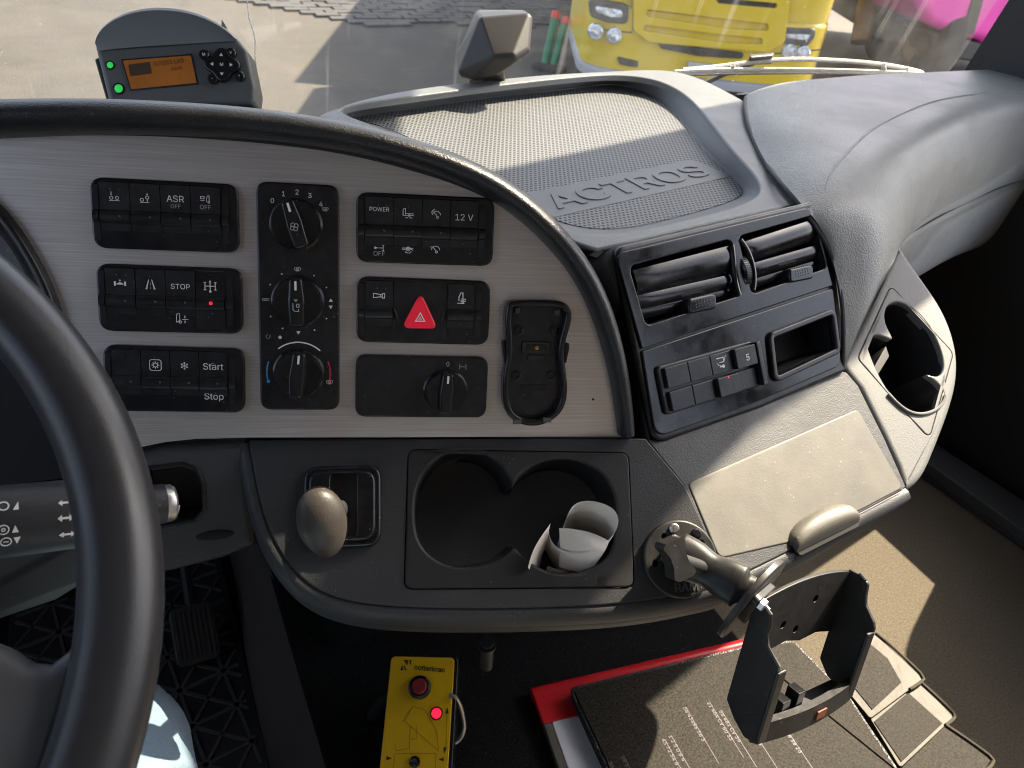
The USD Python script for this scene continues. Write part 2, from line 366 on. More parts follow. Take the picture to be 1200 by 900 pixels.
mat('carpet_beige', (0.112, 0.094, 0.068), 0.95, bump=[('noise', 420, 0.0012), ('noise', 90, 0.001)], var=0.35, vscale=330, dust=0.5, sheen=0.2, spec=0.1)
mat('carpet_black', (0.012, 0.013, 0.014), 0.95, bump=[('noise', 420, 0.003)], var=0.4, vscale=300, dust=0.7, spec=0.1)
mat('tunnel_trim', (0.080, 0.070, 0.063), 0.6, bump=[('grain', 420, 0.001)], var=0.1)
mat('mat_rubber', (0.022, 0.022, 0.024), 0.40, bump=[('noise', 500, 0.0002)], dust=0.8)
mat('notter_yellow', (0.72, 0.44, 0.008), 0.4, var=0.05, vscale=30, dust=0.2, dustc=(0.3, 0.18, 0.02))
mat('button_red', (0.22, 0.02, 0.025), 0.45)
mat('folder_red', (0.50, 0.012, 0.02), 0.3, coat=0.2, var=0.06)
mat('folder_card', (0.62, 0.63, 0.68), 0.35, var=0.05)
mat('mount_black', (0.013, 0.0125, 0.012), 0.42, bump=[('noise', 900, 0.0001)], var=0.15, vscale=60, rvar=0.08, dust=0.5)
mat('headlining', (0.16, 0.155, 0.15), 0.9)
mat('cab_fabric', (0.30, 0.275, 0.25), 0.95)
mat('badge_brown', (0.16, 0.045, 0.02), 0.45)
mat('seat_cloth', (0.02, 0.02, 0.022), 0.95)
mat('wallet_black', (0.010, 0.010, 0.011), 0.42, bump=[('grain', 420, 0.001)], var=0.2)
def _plast(n, L):
    n['p'][1].update(coat_roughness=0.12)
mat('sleeve_film', (0.022, 0.019, 0.0145), 0.62, bump=[('noise', 14, 0.002), ('noise', 420, 0.0004)], var=0.9, vscale=420, spec=0.12, coat=0.0, extra=_plast)
mat('sleeve_clear', (0.065, 0.057, 0.044), 0.5, bump=[('noise', 16, 0.002)], var=0.2, spec=0.2, vscale=40)
mat('denim', (0.20, 0.28, 0.36), 0.95, bump=[('noise', 900, 0.0005)], var=0.14, vscale=600, sheen=0.1, spec=0.05)
mat('shoe_black', (0.02, 0.02, 0.02), 0.6)
mat('skin', (0.55, 0.36, 0.27), 0.5)
mat('toll_grey', (0.085, 0.090, 0.088), 0.45, bump=[('noise', 900, 0.00008)], var=0.06)
mat('toll_hood', (0.16, 0.17, 0.175), 0.42, bump=[('noise', 900, 0.00008)])
mat('camera_black', (0.030, 0.027, 0.024), 0.45, bump=[('noise', 1500, 0.0002)], var=0.1)
mat('pillar_trim', (0.40, 0.43, 0.48), 0.6, bump=[('noise', 300, 0.0003)])
mat('door_trim', (0.016, 0.016, 0.017), 0.7, bump=[('grain', 500, 0.0004)])
mat('sill_strip', (0.060, 0.064, 0.068), 0.55, bump=[('grain', 500, 0.001)], dust=0.5)
mat('cab_paint', (0.45, 0.45, 0.44), 0.3, coat=0.5)
mat('wiper_dusty', (0.42, 0.40, 0.36), 0.6, bump=[('noise', 300, 0.0006)], var=0.2, vscale=80)
mat('cable_white', (0.70, 0.69, 0.66), 0.5)
mat('truck_yellow', (0.56, 0.39, 0.007), 0.28, coat=0.5, var=0.04, vscale=2)
mat('truck_slot', (0.030, 0.028, 0.020), 0.6, bump=[('cell', 60, 0.006)])
mat('truck_glass', (0.03, 0.035, 0.04), 0.08)
mat('headlamp', (0.55, 0.56, 0.56), 0.15, metal=0.6, bump=[('cell', 18, 0.02)], var=0.3, vscale=12, coat=1.0)
mat('truck_pink', (0.72, 0.06, 0.36), 0.3, coat=0.5, var=0.05, vscale=2)
mat('truck_dark', (0.05, 0.047, 0.042), 0.6, var=0.3, vscale=3)
mat('amber_lens', (0.75, 0.20, 0.02), 0.25, coat=0.5)
mat('sticker_yellow', (0.8, 0.65, 0.03), 0.4)
mat('tyre', (0.02, 0.02, 0.02), 0.8)
mat('plough_brown', (0.20, 0.12, 0.035), 0.5, var=0.3, vscale=3)
mat('green_paint', (0.02, 0.17, 0.08), 0.5)
mat('red_paint', (0.65, 0.05, 0.03), 0.5)
mat('chassis_grey', (0.30, 0.30, 0.31), 0.5)
def _yard(n, L):
    # worn asphalt and setts: large stains, fine aggregate, tyre-swept streaks
    n['n1'] = ('noise_texture', {'scale': 0.8, 'detail': 9, 'roughness': 0.72, 'distortion': 0.6}); n['n2'] = ('noise_texture', {'scale': 60, 'detail': 3})
    n['r1'] = ('rgb_ramp', {'ramp': [(0.28, (0.050, 0.045, 0.038)), (0.45, (0.074, 0.066, 0.055)), (0.6, (0.090, 0.079, 0.064)), (0.78, (0.140, 0.116, 0.084))]})
    n['r2'] = ('rgb_ramp', {'ramp': [(0.35, (0.72, 0.72, 0.72)), (0.65, (1.1, 1.1, 1.1))]})
    n['mx'] = ('mix_color', {'blend_type': 'multiply', 'fac': 1.0})
    n['g'] = ('geometry', {})
    L += [('g.position', 'n1.vector'), ('g.position', 'n2.vector'), ('n1.fac', 'r1.fac'), ('n2.fac', 'r2.fac'), ('r1.color', 'mx.a'), ('r2.color', 'mx.b'), ('mx.result', 'p.base_color')]
    n['bk'] = ('bump', {'distance': 0.006}); L += [('n2.fac', 'bk.height'), ('bk.normal', 'p.normal')]
mat('yard', (0.2, 0.2, 0.2), 0.8, extra=_yard)
mat('sett_stone', (0.070, 0.068, 0.066), 0.8, bump=[('noise', 40, 0.01)], var=0.25, vscale=3)

# the windscreen: clear glass with a film of dust, wiped arcs and spots
_n = {'tr': ('transparent_bsdf', {'color': (0.97, 0.98, 0.98)}), 'gl': ('glossy_bsdf', {'roughness': 0.02, 'color': (1, 1, 1)}), 'lw': ('layer_weight', {'blend': 0.5}), 'pw': ('math', {'math_type': 'power', 'value2': 4.0}), 'fr': ('map_range', {'from_min': 0.0, 'from_max': 1.0, 'to_min': 0.02, 'to_max': 0.5, 'clamp': True}),
      'c': ('texture_coordinate', {}), 'du': ('diffuse_bsdf', {'color': (0.75, 0.72, 0.66)}), 'dt': ('translucent_bsdf', {'color': (0.75, 0.72, 0.66)}),
      'n1': ('noise_texture', {'scale': 3.5, 'detail': 6, 'roughness': 0.7}), 'm1': ('map_range', {'from_min': 0.45, 'from_max': 0.8, 'to_min': 0.006, 'to_max': 0.06, 'clamp': True}),
      'v1': ('voronoi_texture', {'scale': 55}), 'n2': ('noise_texture', {'scale': 2.2, 'detail': 2}), 'm2': ('map_range', {'from_min': 0.5, 'from_max': 0.75, 'to_min': 0.0, 'to_max': 0.14, 'clamp': True}),
      'lt': ('math', {'math_type': 'less_than'}), 'sp': ('math', {'math_type': 'multiply', 'value2': 0.55}), 'ad': ('math', {'math_type': 'add', 'use_clamp': True}),
      'mp': ('mapping', {'scale': (60, 3, 1)}), 'n3': ('noise_texture', {'scale': 1.0, 'detail': 3}), 'm3': ('map_range', {'from_min': 0.64, 'from_max': 0.8, 'to_min': 0.0, 'to_max': 0.14, 'clamp': True}), 'ad2': ('math', {'math_type': 'add', 'use_clamp': True}),
      'dd': ('mix_closure', {'fac': 0.5}), 'g1': ('mix_closure', {}), 'g2': ('mix_closure', {})}
MAT['windscreen_glass'] = usdkit.material(stage, LOOKS + '/windscreen_glass', _n, [
    ('c.object', 'n1.vector'), ('c.object', 'v1.vector'), ('c.object', 'n2.vector'), ('c.object', 'mp.vector'), ('mp.vector', 'n3.vector'), ('n1.fac', 'm1.value'), ('n2.fac', 'm2.value'), ('v1.distance', 'lt.value1'), ('m2.result', 'lt.value2'),
    ('lt.value', 'sp.value1'), ('sp.value', 'ad.value1'), ('m1.result', 'ad.value2'), ('n3.fac', 'm3.value'), ('ad.value', 'ad2.value1'), ('m3.result', 'ad2.value2'),
    ('du.BSDF', 'dd.closure1'), ('dt.BSDF', 'dd.closure2'), ('lw.facing', 'pw.value1'), ('pw.value', 'fr.value'), ('fr.result', 'g1.fac'), ('tr.BSDF', 'g1.closure1'), ('gl.BSDF', 'g1.closure2'),
    ('ad2.value', 'g2.fac'), ('g1.closure', 'g2.closure1'), ('dd.closure', 'g2.closure2')], surface='g2.closure')

# ------------------------------------------------------------------ where the dashboard's faces lie
A = Fr(P(430, 350, 0.60), camv(5000, 40, 889), -camv(-170, 4500, 889))          # brushed panel, turned to the driver
_zd = (A.hitp(745, 510) - EYE) @ CF
C = Fr(P(757, 512, _zd), camv(1700, -470, 889), -camv(0.23, 1, 0.09))            # vent console, faces the rear of the cab
B = Fr(A.hitp(510, 514), camv(7000, 150, 889), -camv(0, 1, -0.26))               # lower console
def plane3(a, b, c, u):
    n = nz(np.cross(b - a, c - a)); n = n if n @ (EYE - a) > 0 else -n
    u = nz(u - n * (u @ n)); return Fr(a, u, np.cross(n, u))
E = plane3(C.hitp(757, 514), B.hitp(845, 660), C.hitp(985, 432), C.u)            # console with the lid
POD = plane3(C.hitp(988, 432), E.hitp(1060, 574), P(1055, 283, 0.865), C.u)      # right hand pod with the cup holder
ZT = float(C.hitp(830, 268)[2])                                                  # height of the dash top
TOP = Fr((0.45, 0.6, ZT), (1, 0, 0), (0, 1, 0)); MATF = Fr((0.45, 0.6, ZT - 0.024), (1, 0, 0), (0, 1, 0))

dash = thing('dashboard', 'grey and black truck dashboard with brushed metal switch panel, air vents and cup holders', 'dashboard', Fr((0.40, 0.45, 0.5), (1, 0, 0), (0, 1, 0)))

# brushed metal panel
pan = spl([(-70, 168), (0, 158), (100, 155), (200, 157), (300, 164), (400, 177), (490, 199), (568, 228), (625, 267), (670, 318), (703, 378), (722, 445), (730, 513)], 60)
low = [(730, 513), (560, 512.5), (290, 513), (230, 514.5), (195, 518), (160, 525), (120, 536), (70, 548)]
left = spl([(70, 548), (75, 450), (62, 350), (36, 298), (0, 248), (-70, 190)], 16)
obj('metal_panel', plate(A.poly(np.vstack([pan, low[1:-1], left[:-1]])), -0.004, 0.0, 0.0006), 'brushed_aluminium', dash, A)

# padded hood over the panel: a roll along the panel's edge and the shell behind it
rp = spl([(-330, 185), (-200, 155), (-90, 141), (0, 135.5), (100, 133.5), (200, 136), (300, 143), (400, 157), (490, 179), (572, 212), (632, 255), (685, 316), (715, 380), (732, 448), (740, 513)], 90)
r2 = A.poly(rp, 0.017); t2 = np.gradient(r2, axis=0); t2 /= np.linalg.norm(t2, axis=1, keepdims=True); o2 = np.c_[-t2[:, 1], t2[:, 0]]
rim_w = np.interp(np.arange(90), [22, 46, 64, 79, 89], [0.0128, 0.0112, 0.0100, 0.0090, 0.0072])
sec = [(-1.0, -0.014), (-1.0, 0.004), (-0.9, 0.016), (-0.62, 0.025), (-0.2, 0.029), (0.25, 0.028), (0.62, 0.022), (0.9, 0.012), (1.0, 0.0), (1.0, -0.012)]
rows = []
for i in range(90):
    hs = np.interp(i, [20, 66, 89], [1.0, 0.85, 0.55])
    rows.append([A.at(*(r2[i] + o2[i] * a * rim_w[i]), h * hs) for a, h in sec])
hood = obj('panel_hood', skin(rows, closed=True, cap=True), 'rim_leather', dash, smooth=60)
sh = []
for i in range(90):
    p0 = A.at(*(r2[i] + o2[i] * rim_w[i] * 0.8), -0.002)
    k = np.interp(i, [20, 58, 89], [1, 0.8, 0.25])
    sh.append([p0, p0 + np.array([0, 0.06, -0.022]) * k, p0 + np.array([0, 0.16, -0.062]) * k, p0 + np.array([0, 0.30, -0.16]) * k])
obj('hood_shell', skin(sh), 'dash_plastic_dark', hood, smooth=60)
# thin black seal between the panel and the hood
obj('panel_seal', tube(A.w(A.poly(spl([(-70, 166), (0, 158), (100, 156), (200, 158), (300, 165), (400, 178), (490, 200), (568, 229), (625, 268), (670, 319), (703.5, 379), (722.5, 446), (731, 512)], 70)), 0.0005), 0.0016, 8), 'black_matt', hood)
# black surround of the gauges behind the wheel, and the gauge hood
gs = A.poly(spl([(-330, 240), (-200, 196), (-90, 190), (0, 247), (36, 297), (60, 345), (76, 430)], 30))
gt = np.gradient(gs, axis=0); gt /= np.linalg.norm(gt, axis=1, keepdims=True); gn = np.c_[-gt[:, 1], gt[:, 0]]
rows = [[A.at(*(gs[i] + gn[i] * a), h) for a, h in ((0.004, -0.002), (0.003, 0.006), (0.0, 0.008), (-0.005, 0.006), (-0.012, -0.004), (-0.03, -0.05), (-0.10, -0.06))] for i in range(30)]
obj('gauge_surround', skin(rows), 'black_satin', dash, smooth=60)
obj('gauge_face', plate(A.poly([(-420, 190), (-60, 200), (40, 330), (80, 560), (-420, 620)], -0.06), -0.064, -0.06, 0.0005), 'void_black', dash, A)

# ------------------------------------------------------------------ switch modules
# the printed symbols, in units of the symbol's height
def sym(kind):
    if kind == 'axle_left': return strokes([ring(-.42, 0, .24), ring(.42, 0, .24), line((-.75, -.42), (.75, -.42)), line((-.42, .45), (-.42, .95))], .10, [tri((-.55, .6), (-.29, .6), (-.42, .36))])
    if kind == 'axle_lift': return strokes([ring(-.45, -.1, .24), ring(.35, .28, .24), line((-.75, -.5), (.6, -.5)), line((.35, .62), (.35, .95)), line((.35, -.05), (.35, -.35))], .10, [tri((.22, .7), (.48, .7), (.35, .95)), tri((.25, -.2), (.45, -.2), (.35, -.4))])
    if kind == 'cab_off': return strokes([line((-.85, .35), (-.2, .35), (-.2, .8), (-.85, .8), (-.85, .35)), line((-.85, .05), (-.1, .05)), line((.25, -.2), (.25, .55), (.45, .95), (.7, .95), (.7, -.1)), ring(.62, -.25, .16)], .10)
    if kind == 'diff': return strokes([line((-.5, -.1), (.5, -.1)), line((-.75, -.35), (-.75, .3)), line((.75, -.35), (.75, .3))], .2, [sbox(-.9, -.4, -.62, .3), sbox(.62, -.4, .9, .3), tri((-.35, -.1), (.35, -.1), (.2, .15), (-.2, .15)), tri((-.18, .55), (.18, .55), (0, .28))])
    if kind == 'lane': return strokes([line((0, .3), (0, -.2)), line((0, -.45), (0, -.7))], .05, [tri((-.75, -.8), (-.5, -.8), (-.18, .75), (-.28, .75)), tri((.75, -.8), (.5, -.8), (.18, .75), (.28, .75))])
    if kind == 'gear': return strokes([line((-.8, -.6), (-.8, .6)), line((.8, -.6), (.8, .6)), line((0, .9), (0, -.9)), line((-.8, 0), (.8, 0)), line((-1, .6), (-.6, .6)), line((1, .6), (.6, .6)), line((-1, -.6), (-.6, -.6)), line((1, -.6), (.6, -.6))], .13, [Point(0, -.85).buffer(.2), tri((-.2, .65), (.2, .65), (0, .98))])
    if kind == 'cab_level': return strokes([line((-.85, -.6), (-.85, .55), (-.65, .9), (-.35, .9), (-.35, -.3), (-.85, -.6)), ring(-.3, -.55, .18), line((0, -.1), (.95, -.1)), line((.45, .5), (.45, .1)), line((.45, -.7), (.45, -.3))], .11, [tri((.3, .25), (.6, .25), (.45, .55)), tri((.3, -.45), (.6, -.45), (.45, -.75))])
    if kind == 'aircon': return unary_union([strokes([LineString(np.r_[rrect(1.8, 1.8, .4), rrect(1.8, 1.8, .4)[:1]])], .1), sym('flake_ring')])
    if kind == 'flake_ring': return strokes([ring(0, 0, .33)] + [line((.33 * math.cos(a), .33 * math.sin(a)), (.6 * math.cos(a), .6 * math.sin(a))) for a in np.arange(8) * math.pi / 4], .13)
    if kind == 'flake': return strokes([line((-.85 * math.cos(a), -.85 * math.sin(a)), (.85 * math.cos(a), .85 * math.sin(a))) for a in (math.pi / 2, math.pi / 6, -math.pi / 6)] + [ring(.62 * math.cos(a), .62 * math.sin(a), .13, 8) for a in np.arange(6) * math.pi / 3 + math.pi / 2], .11)
    if kind == 'start': return strokes([line((-.8, -.1), (-.5, .35), (.35, .35), (.75, -.05)), line((-.35, .35), (-.35, .6), (.1, .6))], .12)
    if kind == 'truck_level': return strokes([line((-.8, -.25), (-.8, .55), (-.65, .8), (-.4, .8), (-.4, -.2)), line((-.85, -.28), (.9, -.28)), line((-.35, 0), (.9, 0)), line((-.45, -.65), (0, -.65)), line((.2, -.65), (.65, -.65)), ring(.2, -.28, .14)], .10)
    if kind == 'speed': return strokes([arc(0, -.1, .72, 5, 175), line((-.5, .55), (-.2, .1)), line((-.15, .15), (.12, -.25)), ring(.2, -.4, .17), line((-.9, .25), (-.6, .75), (-.25, .95))], .11)
    if kind == 'gauge': return strokes([arc(0, -.1, .72, 5, 175), line((-.5, .55), (.05, -.2)), ring(.15, -.35, .17), line((-.85, .35), (-.7, .6))], .11)
    if kind == 'pump': return strokes([line((-.9, .12), (.9, .12)), line((-.9, -.12), (-.3, -.12)), ring(.1, 0, .3), ring(.1, 0, .12), arc(.1, -.05, .62, 215, 262), arc(.1, -.05, .62, 278, 325), line((.4, .12), (.75, -.15), (.9, -.15))], .11)
    if kind == 'beacon': return strokes([line((-.1, 0), (.8, 0)), line((.8, -.55), (.8, .55)), line((.55, .55), (1, .55)), line((.55, -.55), (1, -.55))], .11, [tri((-.95, .28), (-.95, -.28), (-.2, 0))])
    if kind == 'torch': return strokes([line((-.95, -.35), (-.95, .35), (.2, .2), (.2, -.2), (-.95, -.35)), line((.2, -.2), (.5, -.2)), line((.2, .2), (.5, .2)), line((.5, -.38), (.9, -.38), (.9, .38), (.5, .38), (.5, -.38))], .12)
    if kind == 'cab_air': return strokes([line((-.35, -.4), (-.35, .2), (-.1, .85), (.25, .85), (.25, -.05)), line((-.6, -.75), (.5, -.75)), line((.0, -.1), (.75, -.1)), line((-.1, -.4), (.75, -.4)), ring(.25, -.45, .16)], .13)
    if kind == 'fan': return unary_union([affinity.rotate(affinity.translate(strokes([ring(0, 0, .32, 12)], .1), .38, .12), a, origin=(0, 0)) for a in (0, 90, 180, 270)])
    if kind == 'screen': return strokes([line((-.8, -.3), (-.95, .35), (-.5, .55), (.5, .55), (.95, .35), (.8, -.3), (-.8, -.3)), line((-.35, .35), (-.4, -.7)), line((0, .35), (-.05, -.7)), line((.35, .35), (.3, -.7))], .11)
    if kind == 'air_mode': return strokes([line((-.5, .35), (-.5, -.75), (-.2, -1), (.4, -1), (.4, -.6)), line((.1, .2), (.5, .2), (.5, -.3), (.1, -.3), (.1, .2))], .13, [tri((-.35, .95), (.35, .95), (0, .55))])
    if kind == 'recirc': return strokes([arc(0, 0, .5, 100, 360), line((.5, 0), (.5, .4))], .14, [tri((.3, .2), (.7, .2), (.5, -.1))])
    if kind == 'vent': return strokes([line((-.9, -.25), (-.9, .25), (.9, .25), (.9, -.25), (-.9, -.25)), line((-.3, -.2), (-.3, .2)), line((.3, -.2), (.3, .2))], .14)
    if kind == 'fog': return strokes([line((-.9, -.8), (-.9, .8)), line((.9, -.8), (.9, .8)), line((-.9, 0), (.9, 0))], .16)
    if kind == 'load': return strokes([line((-.9, .7), (.3, .7), (.3, .1), (-.5, .1)), line((.3, .1), (.8, .9)), line((-.9, .1), (-.6, -.3))], .12, [Point(.1, -.5).buffer(.24), tri((-.4, -.2), (-.1, -.5), (-.5, -.6))])
def prof_x(pts, w, x0=0.0):
    """A profile (y, z) drawn out along x, w wide, centred."""
    m = trimesh.creation.extrude_polygon(Polygon(pts), w, engine='earcut'); v = m.vertices
    return trimesh.Trimesh(np.c_[v[:, 2] - w / 2 + x0, v[:, 0], v[:, 1]], m.faces, process=False)
def rocker_profile(h, tilt=0.0):
    a = h / 2; r = []
    r += [(-a, 0.0005), (a, 0.0005), (a, 0.0036 + 0.0010), (a - 0.0008, 0.0048 + tilt), (0.06 * h, 0.0050)]
    for t in np.linspace(0, math.pi, 9): r.append((-0.045 * h + 0.105 * h * math.cos(t), 0.0050 + 0.0026 * math.sin(t)))
    r += [(-0.16 * h, 0.0048), (-a + 0.0008, 0.0044 - tilt), (-a, 0.0034)]
    return r
def print_(path, geom_mesh, y=0.0, x=0.0, h=0.0052, m='print_white'):
    obj('symbol', T(geom_mesh, x, y, h), m, path, mats_fr[path])
mats_fr = {}
def module(quad, fr0, label, r=0.010, h=0.0042, material='black_gloss', name='switch_module'):
    f, w, hh = fr0.quad(*quad)
    m = plate(rrect(w, hh, r, 6), -0.001, h, 0.0016, seg=4)
    path = obj(name, m, material, dash, f, label=label); mats_fr[path] = f
    return path, f, w, hh
def rockers(quad, label, spec, fr0=A, cells=4, big=None):
    path, f, w, hh = module(quad, fr0, label)
    H = hh * 0.90; x0 = -w / 2 + 0.062 * w; cw = 0.815 * w / cells
    for s, cx, ww in ((0, -w / 2 + 0.036 * w, 0.045 * w), (1, w / 2 - 0.090 * w, 0.050 * w)):     # end caps of the module
        obj('end_cap', prof_x(rocker_profile(H * (0.90 - 0.06 * s)), ww - 0.0005, cx), 'black_satin', path, f)
    for i in range(cells):
        sp = spec[i] if i < len(spec) else {}
        if sp is None: continue
        span = sp.get('span', 1); cx = x0 + cw * (i + span / 2)
        tl = 0.0014 if not sp.get('pressed') else -0.0008
        if sp.get('hazard'):
            obj('rocker_switch', T(box(cw * span - 0.0006, H, 0.0040, 0, 0, 0.0005, 0.0008), cx), 'black_satin', path, f)
            th = cw * span * 0.33
            tr = rounded([(-th * 1.02, -th * 0.95), (th * 1.02, -th * 0.95), (0, th * 1.12)], 0.0042, 6)
            hz = obj('hazard_button', T(plate(tr, 0.004, 0.0085, 0.0018, seg=4), cx), 'hazard_red', path, f, label='red triangular hazard light button with a white warning triangle')
            tt = Polygon([(-.85, -.7), (.85, -.7), (0, .85)]); t1 = tt.difference(tt.buffer(-.17)); t3 = tt.buffer(-.34)
            obj('symbol', icon(unary_union([t1, t3.difference(t3.buffer(-.09))]), th * 0.36, cx, -th * 0.30, 0.0086), 'print_white', path, f)
            for s in (-1, 1):
                obj('finger_hollow', T(ell(0.0015, 0.006, 0.0012, 2), cx + s * th * 1.35, -th * 0.25, 0.0044, rz=-s * 0.35), 'black_gloss', path, f)
            continue
        obj('rocker_switch', prof_x(rocker_profile(H, tl), cw * span - 0.0006, cx), 'black_satin', path, f)
        s = cw * 0.22
        for where, yy in (('top', 0.245 * H), ('bot', -0.315 * H)):
            k = sp.get(where)
            if not k: continue
            y = yy + sp.get('dy', 0) * H
            hp = 0.0050 + (tl * 0.5 if where == 'top' else -tl * 0.5 - 0.0002) + 0.0001
            pm = sp.get('m', 'print_white')
            if isinstance(k, tuple):                       # lettering: (text, height as a part of the cell, y shift, material)
                for tx, hgt, dy, mm in k[0]:
                    obj('symbol', T(text(tx, cw * hgt, 0.00025, bold=False), cx, y + dy * H, hp), mm, path, f)
                k = k[1]
            if k: obj('symbol', icon(sym(k), s * sp.get('s', 1), cx, y, hp), pm, path, f)
        if sp.get('lamp'):
            obj('indicator_lamp', T(lathe([(0.0013, 0), (0.0012, 0.0004), (0.0, 0.0006)], 14), cx + 0.03 * cw, -0.035 * H, 0.0075), 'lamp_red', path, f)
        elif sp.get('dot', True):
            obj('indicator_lamp', T(lathe([(0.0008, 0), (0.0007, 0.0002), (0.0, 0.0003)], 10), cx + 0.16 * cw, -0.035 * H, 0.0076), 'print_dim', path, f)
    return path
W, G = 'print_white', 'print_grey'
rockers([(107, 207), (279, 216.5), (283, 297), (111, 290)], 'top left switch module with ASR OFF and axle lift rockers', [
    dict(top='axle_left'), dict(top='axle_lift'), dict(top=([('ASR', .22, .03, W), ('OFF', .13, -.09, G)], None)), dict(top=([('OFF', .15, -.10, G)], 'cab_off'), s=.85, dy=.02)])
rockers([(114, 307), (284, 315.5), (287, 391), (118, 387)], 'middle left switch module with a red lamp and STOP rocker', [
    dict(top='diff'), dict(top='lane'), dict(top=([('STOP', .18, -.02, W)], None), bot='cab_level'), dict(top='gear', lamp=True, pressed=True)])
rockers([(121, 402), (288, 408.5), (288, 483), (126, 480)], 'lower left switch module with snowflake and engine Start Stop rockers', [
    dict(), dict(top='aircon'), dict(top='flake', s=.75), dict(top=([('Start', .24, -.03, W)], 'start'), bot=([('Stop', .24, 0, W)], None), m=G, dy=.03, s=.5)])
rockers([(417, 224), (579, 233), (577, 313), (418, 306)], 'top right switch module with POWER and 12 V rockers', [
    dict(top=([('POWER', .14, .05, W)], None), bot=([('OFF', .16, -.09, G)], 'beacon'), s=.8), dict(top='truck_level', bot='pump'), dict(top='speed', bot='gauge', s=.95), dict(top=([('12 V', .22, -.02, W)], None), dot=False)])
rockers([(418, 321), (574, 331), (572, 404), (418, 400)], 'switch module with the red hazard triangle between two rockers', [
    dict(top='torch', dot=False), dict(hazard=True, span=2), None, dict(top='cab_air', s=1.1, dot=False)])

def knob(path, f, x, y, r, turn, mark=True, symbol=None):
    k = obj('rotary_knob', T(lathe([(r * 1.06, 0.0), (r * 1.06, 0.0014), (r * 0.99, 0.0022), (r * 0.97, 0.0080), (r * 0.92, 0.0094), (r * 0.5, 0.0088), (0, 0.0086)], 40), x, y, 0.004), 'black_gloss', path, f)
    bar = rounded([(-r * .30, -r * .97), (r * .30, -r * .97), (r * .34, 0), (r * .26, r * .97), (-r * .26, r * .97), (-r * .34, 0)], r * 0.18, 4)
    obj('knob_grip', T(plate(bar, 0.008, 0.0175, 0.0022, seg=4), x, y, 0.002, rz=turn), 'black_gloss', path, f)
    if mark: obj('knob_mark', T(T(flat(sbox(-.0008, r * .5, .0008, r * .86), 0, 0.0003), 0, 0, 0.0196, rz=turn), x, y), 'print_white', path, f)
    if symbol: obj('symbol', T(T(icon(sym(symbol), r * .24), 0, -r * .1, 0.0196, rz=turn), x, y), 'print_grey', path, f)
path, f, w, hh = module([(301, 213), (396.5, 217), (399.5, 480), (306, 478)], A, 'tall black climate control plate with three round knobs', 0.009, 0.005, 'black_satin', 'climate_control')
L_ = lambda a, b: f.p(a, b, 0.006)
kn = [(347, 263, 29.5, rad(17)), (349, 353, 29.5, rad(1)), (350, 437, 28.5, rad(-6))]
for (a, b, rp_, tn), s in zip(kn, ('fan', 'air_mode', None)):
    c = L_(a, b); rr = np.linalg.norm(L_(a + rp_, b) - c); knob(path, f, c[0], c[1], rr, tn, True, s)
RK = rr
for tx, a, b in (('0', 319, 235), ('1', 332, 227), ('2', 348, 225), ('3', 363, 229), ('4', 376, 239)):
    q = L_(a, b); obj('symbol', T(text(tx, 0.0036, 0.0002), q[0], q[1], 0.0051), 'print_white', path, f)
for kd, a, b, s, mm in (('screen', 381, 245, .0024, W), ('screen', 348.5, 315.5, .0024, W), ('vent', 311.5, 351, .0026, W), ('recirc', 314, 394.5, .003, G), ('screen', 386, 448, .0026, W)):
    q = L_(a, b); obj('symbol', icon(sym(kd), s, q[0], q[1], 0.0051), mm, path, f)
dots = [(330, 321), (368, 323), (316.5, 333.5), (382.5, 337), (317, 371), (382.5, 373.5), (331, 385), (368.5, 387)]
for a, b in dots:
    q = L_(a, b); obj('symbol', icon(Point(0, 0).buffer(1), .0006, q[0], q[1], 0.0051), W, path, f)
q = L_(328, 395.5); obj('symbol', icon(Point(0, 0).buffer(1), .0013, q[0], q[1], 0.0051), W, path, f)
for a, b, up_ in ((387.5, 352, 1), (387.5, 360, -1), (349.5, 390, -1)):
    q = L_(a, b); obj('symbol', icon(tri((-1, -.7 * up_), (1, -.7 * up_), (0, .9 * up_)), .0016, q[0], q[1], 0.0051), W, path, f)
c = L_(350, 437); R1 = RK * 1.30
for a0, a1, mm in ((48, 128, W), (160, 192, 'print_blue'), (-12, 22, 'print_red')):
    t = np.radians(np.linspace(a0, a1, 24)); obj('symbol', flat(LineString(np.c_[c[0] + R1 * np.cos(t), c[1] + R1 * np.sin(t)]).buffer(.0005), .0051, .0053), mm, path, f)
for a, mm in ((197, 'print_blue'), (-16, 'print_red')):
    obj('symbol', icon(Point(0, 0).buffer(1), .0013, c[0] + R1 * math.cos(rad(a)), c[1] + R1 * math.sin(rad(a)), 0.0051), mm, path, f)
path, f, w, hh = module([(416.5, 413), (571, 419), (569, 489), (417, 486)], A, 'flat black plate with a single rotary light switch', 0.009, 0.0052, 'black_satin', 'light_switch')
c = f.p(522, 458, 0.006); knob(path, f, c[0], c[1], np.linalg.norm(f.p(546.5, 458, 0.006) - c), rad(-3))
q = f.p(525, 427, .006); obj('symbol', T(text('0', 0.0034, 0.0002), q[0], q[1], 0.0053), G, path, f)
q = f.p(542.5, 430, .006); obj('symbol', icon(sym('fog'), .0028, q[0], q[1], 0.0053), G, path, f)
q = A.p(695, 468); obj('screw_hole', T(lathe([(0.0011, 0.0), (0.001, 0.0002), (0, 0.0001)], 12), q[0], q[1], 0.0001), 'void_black', dash, A)

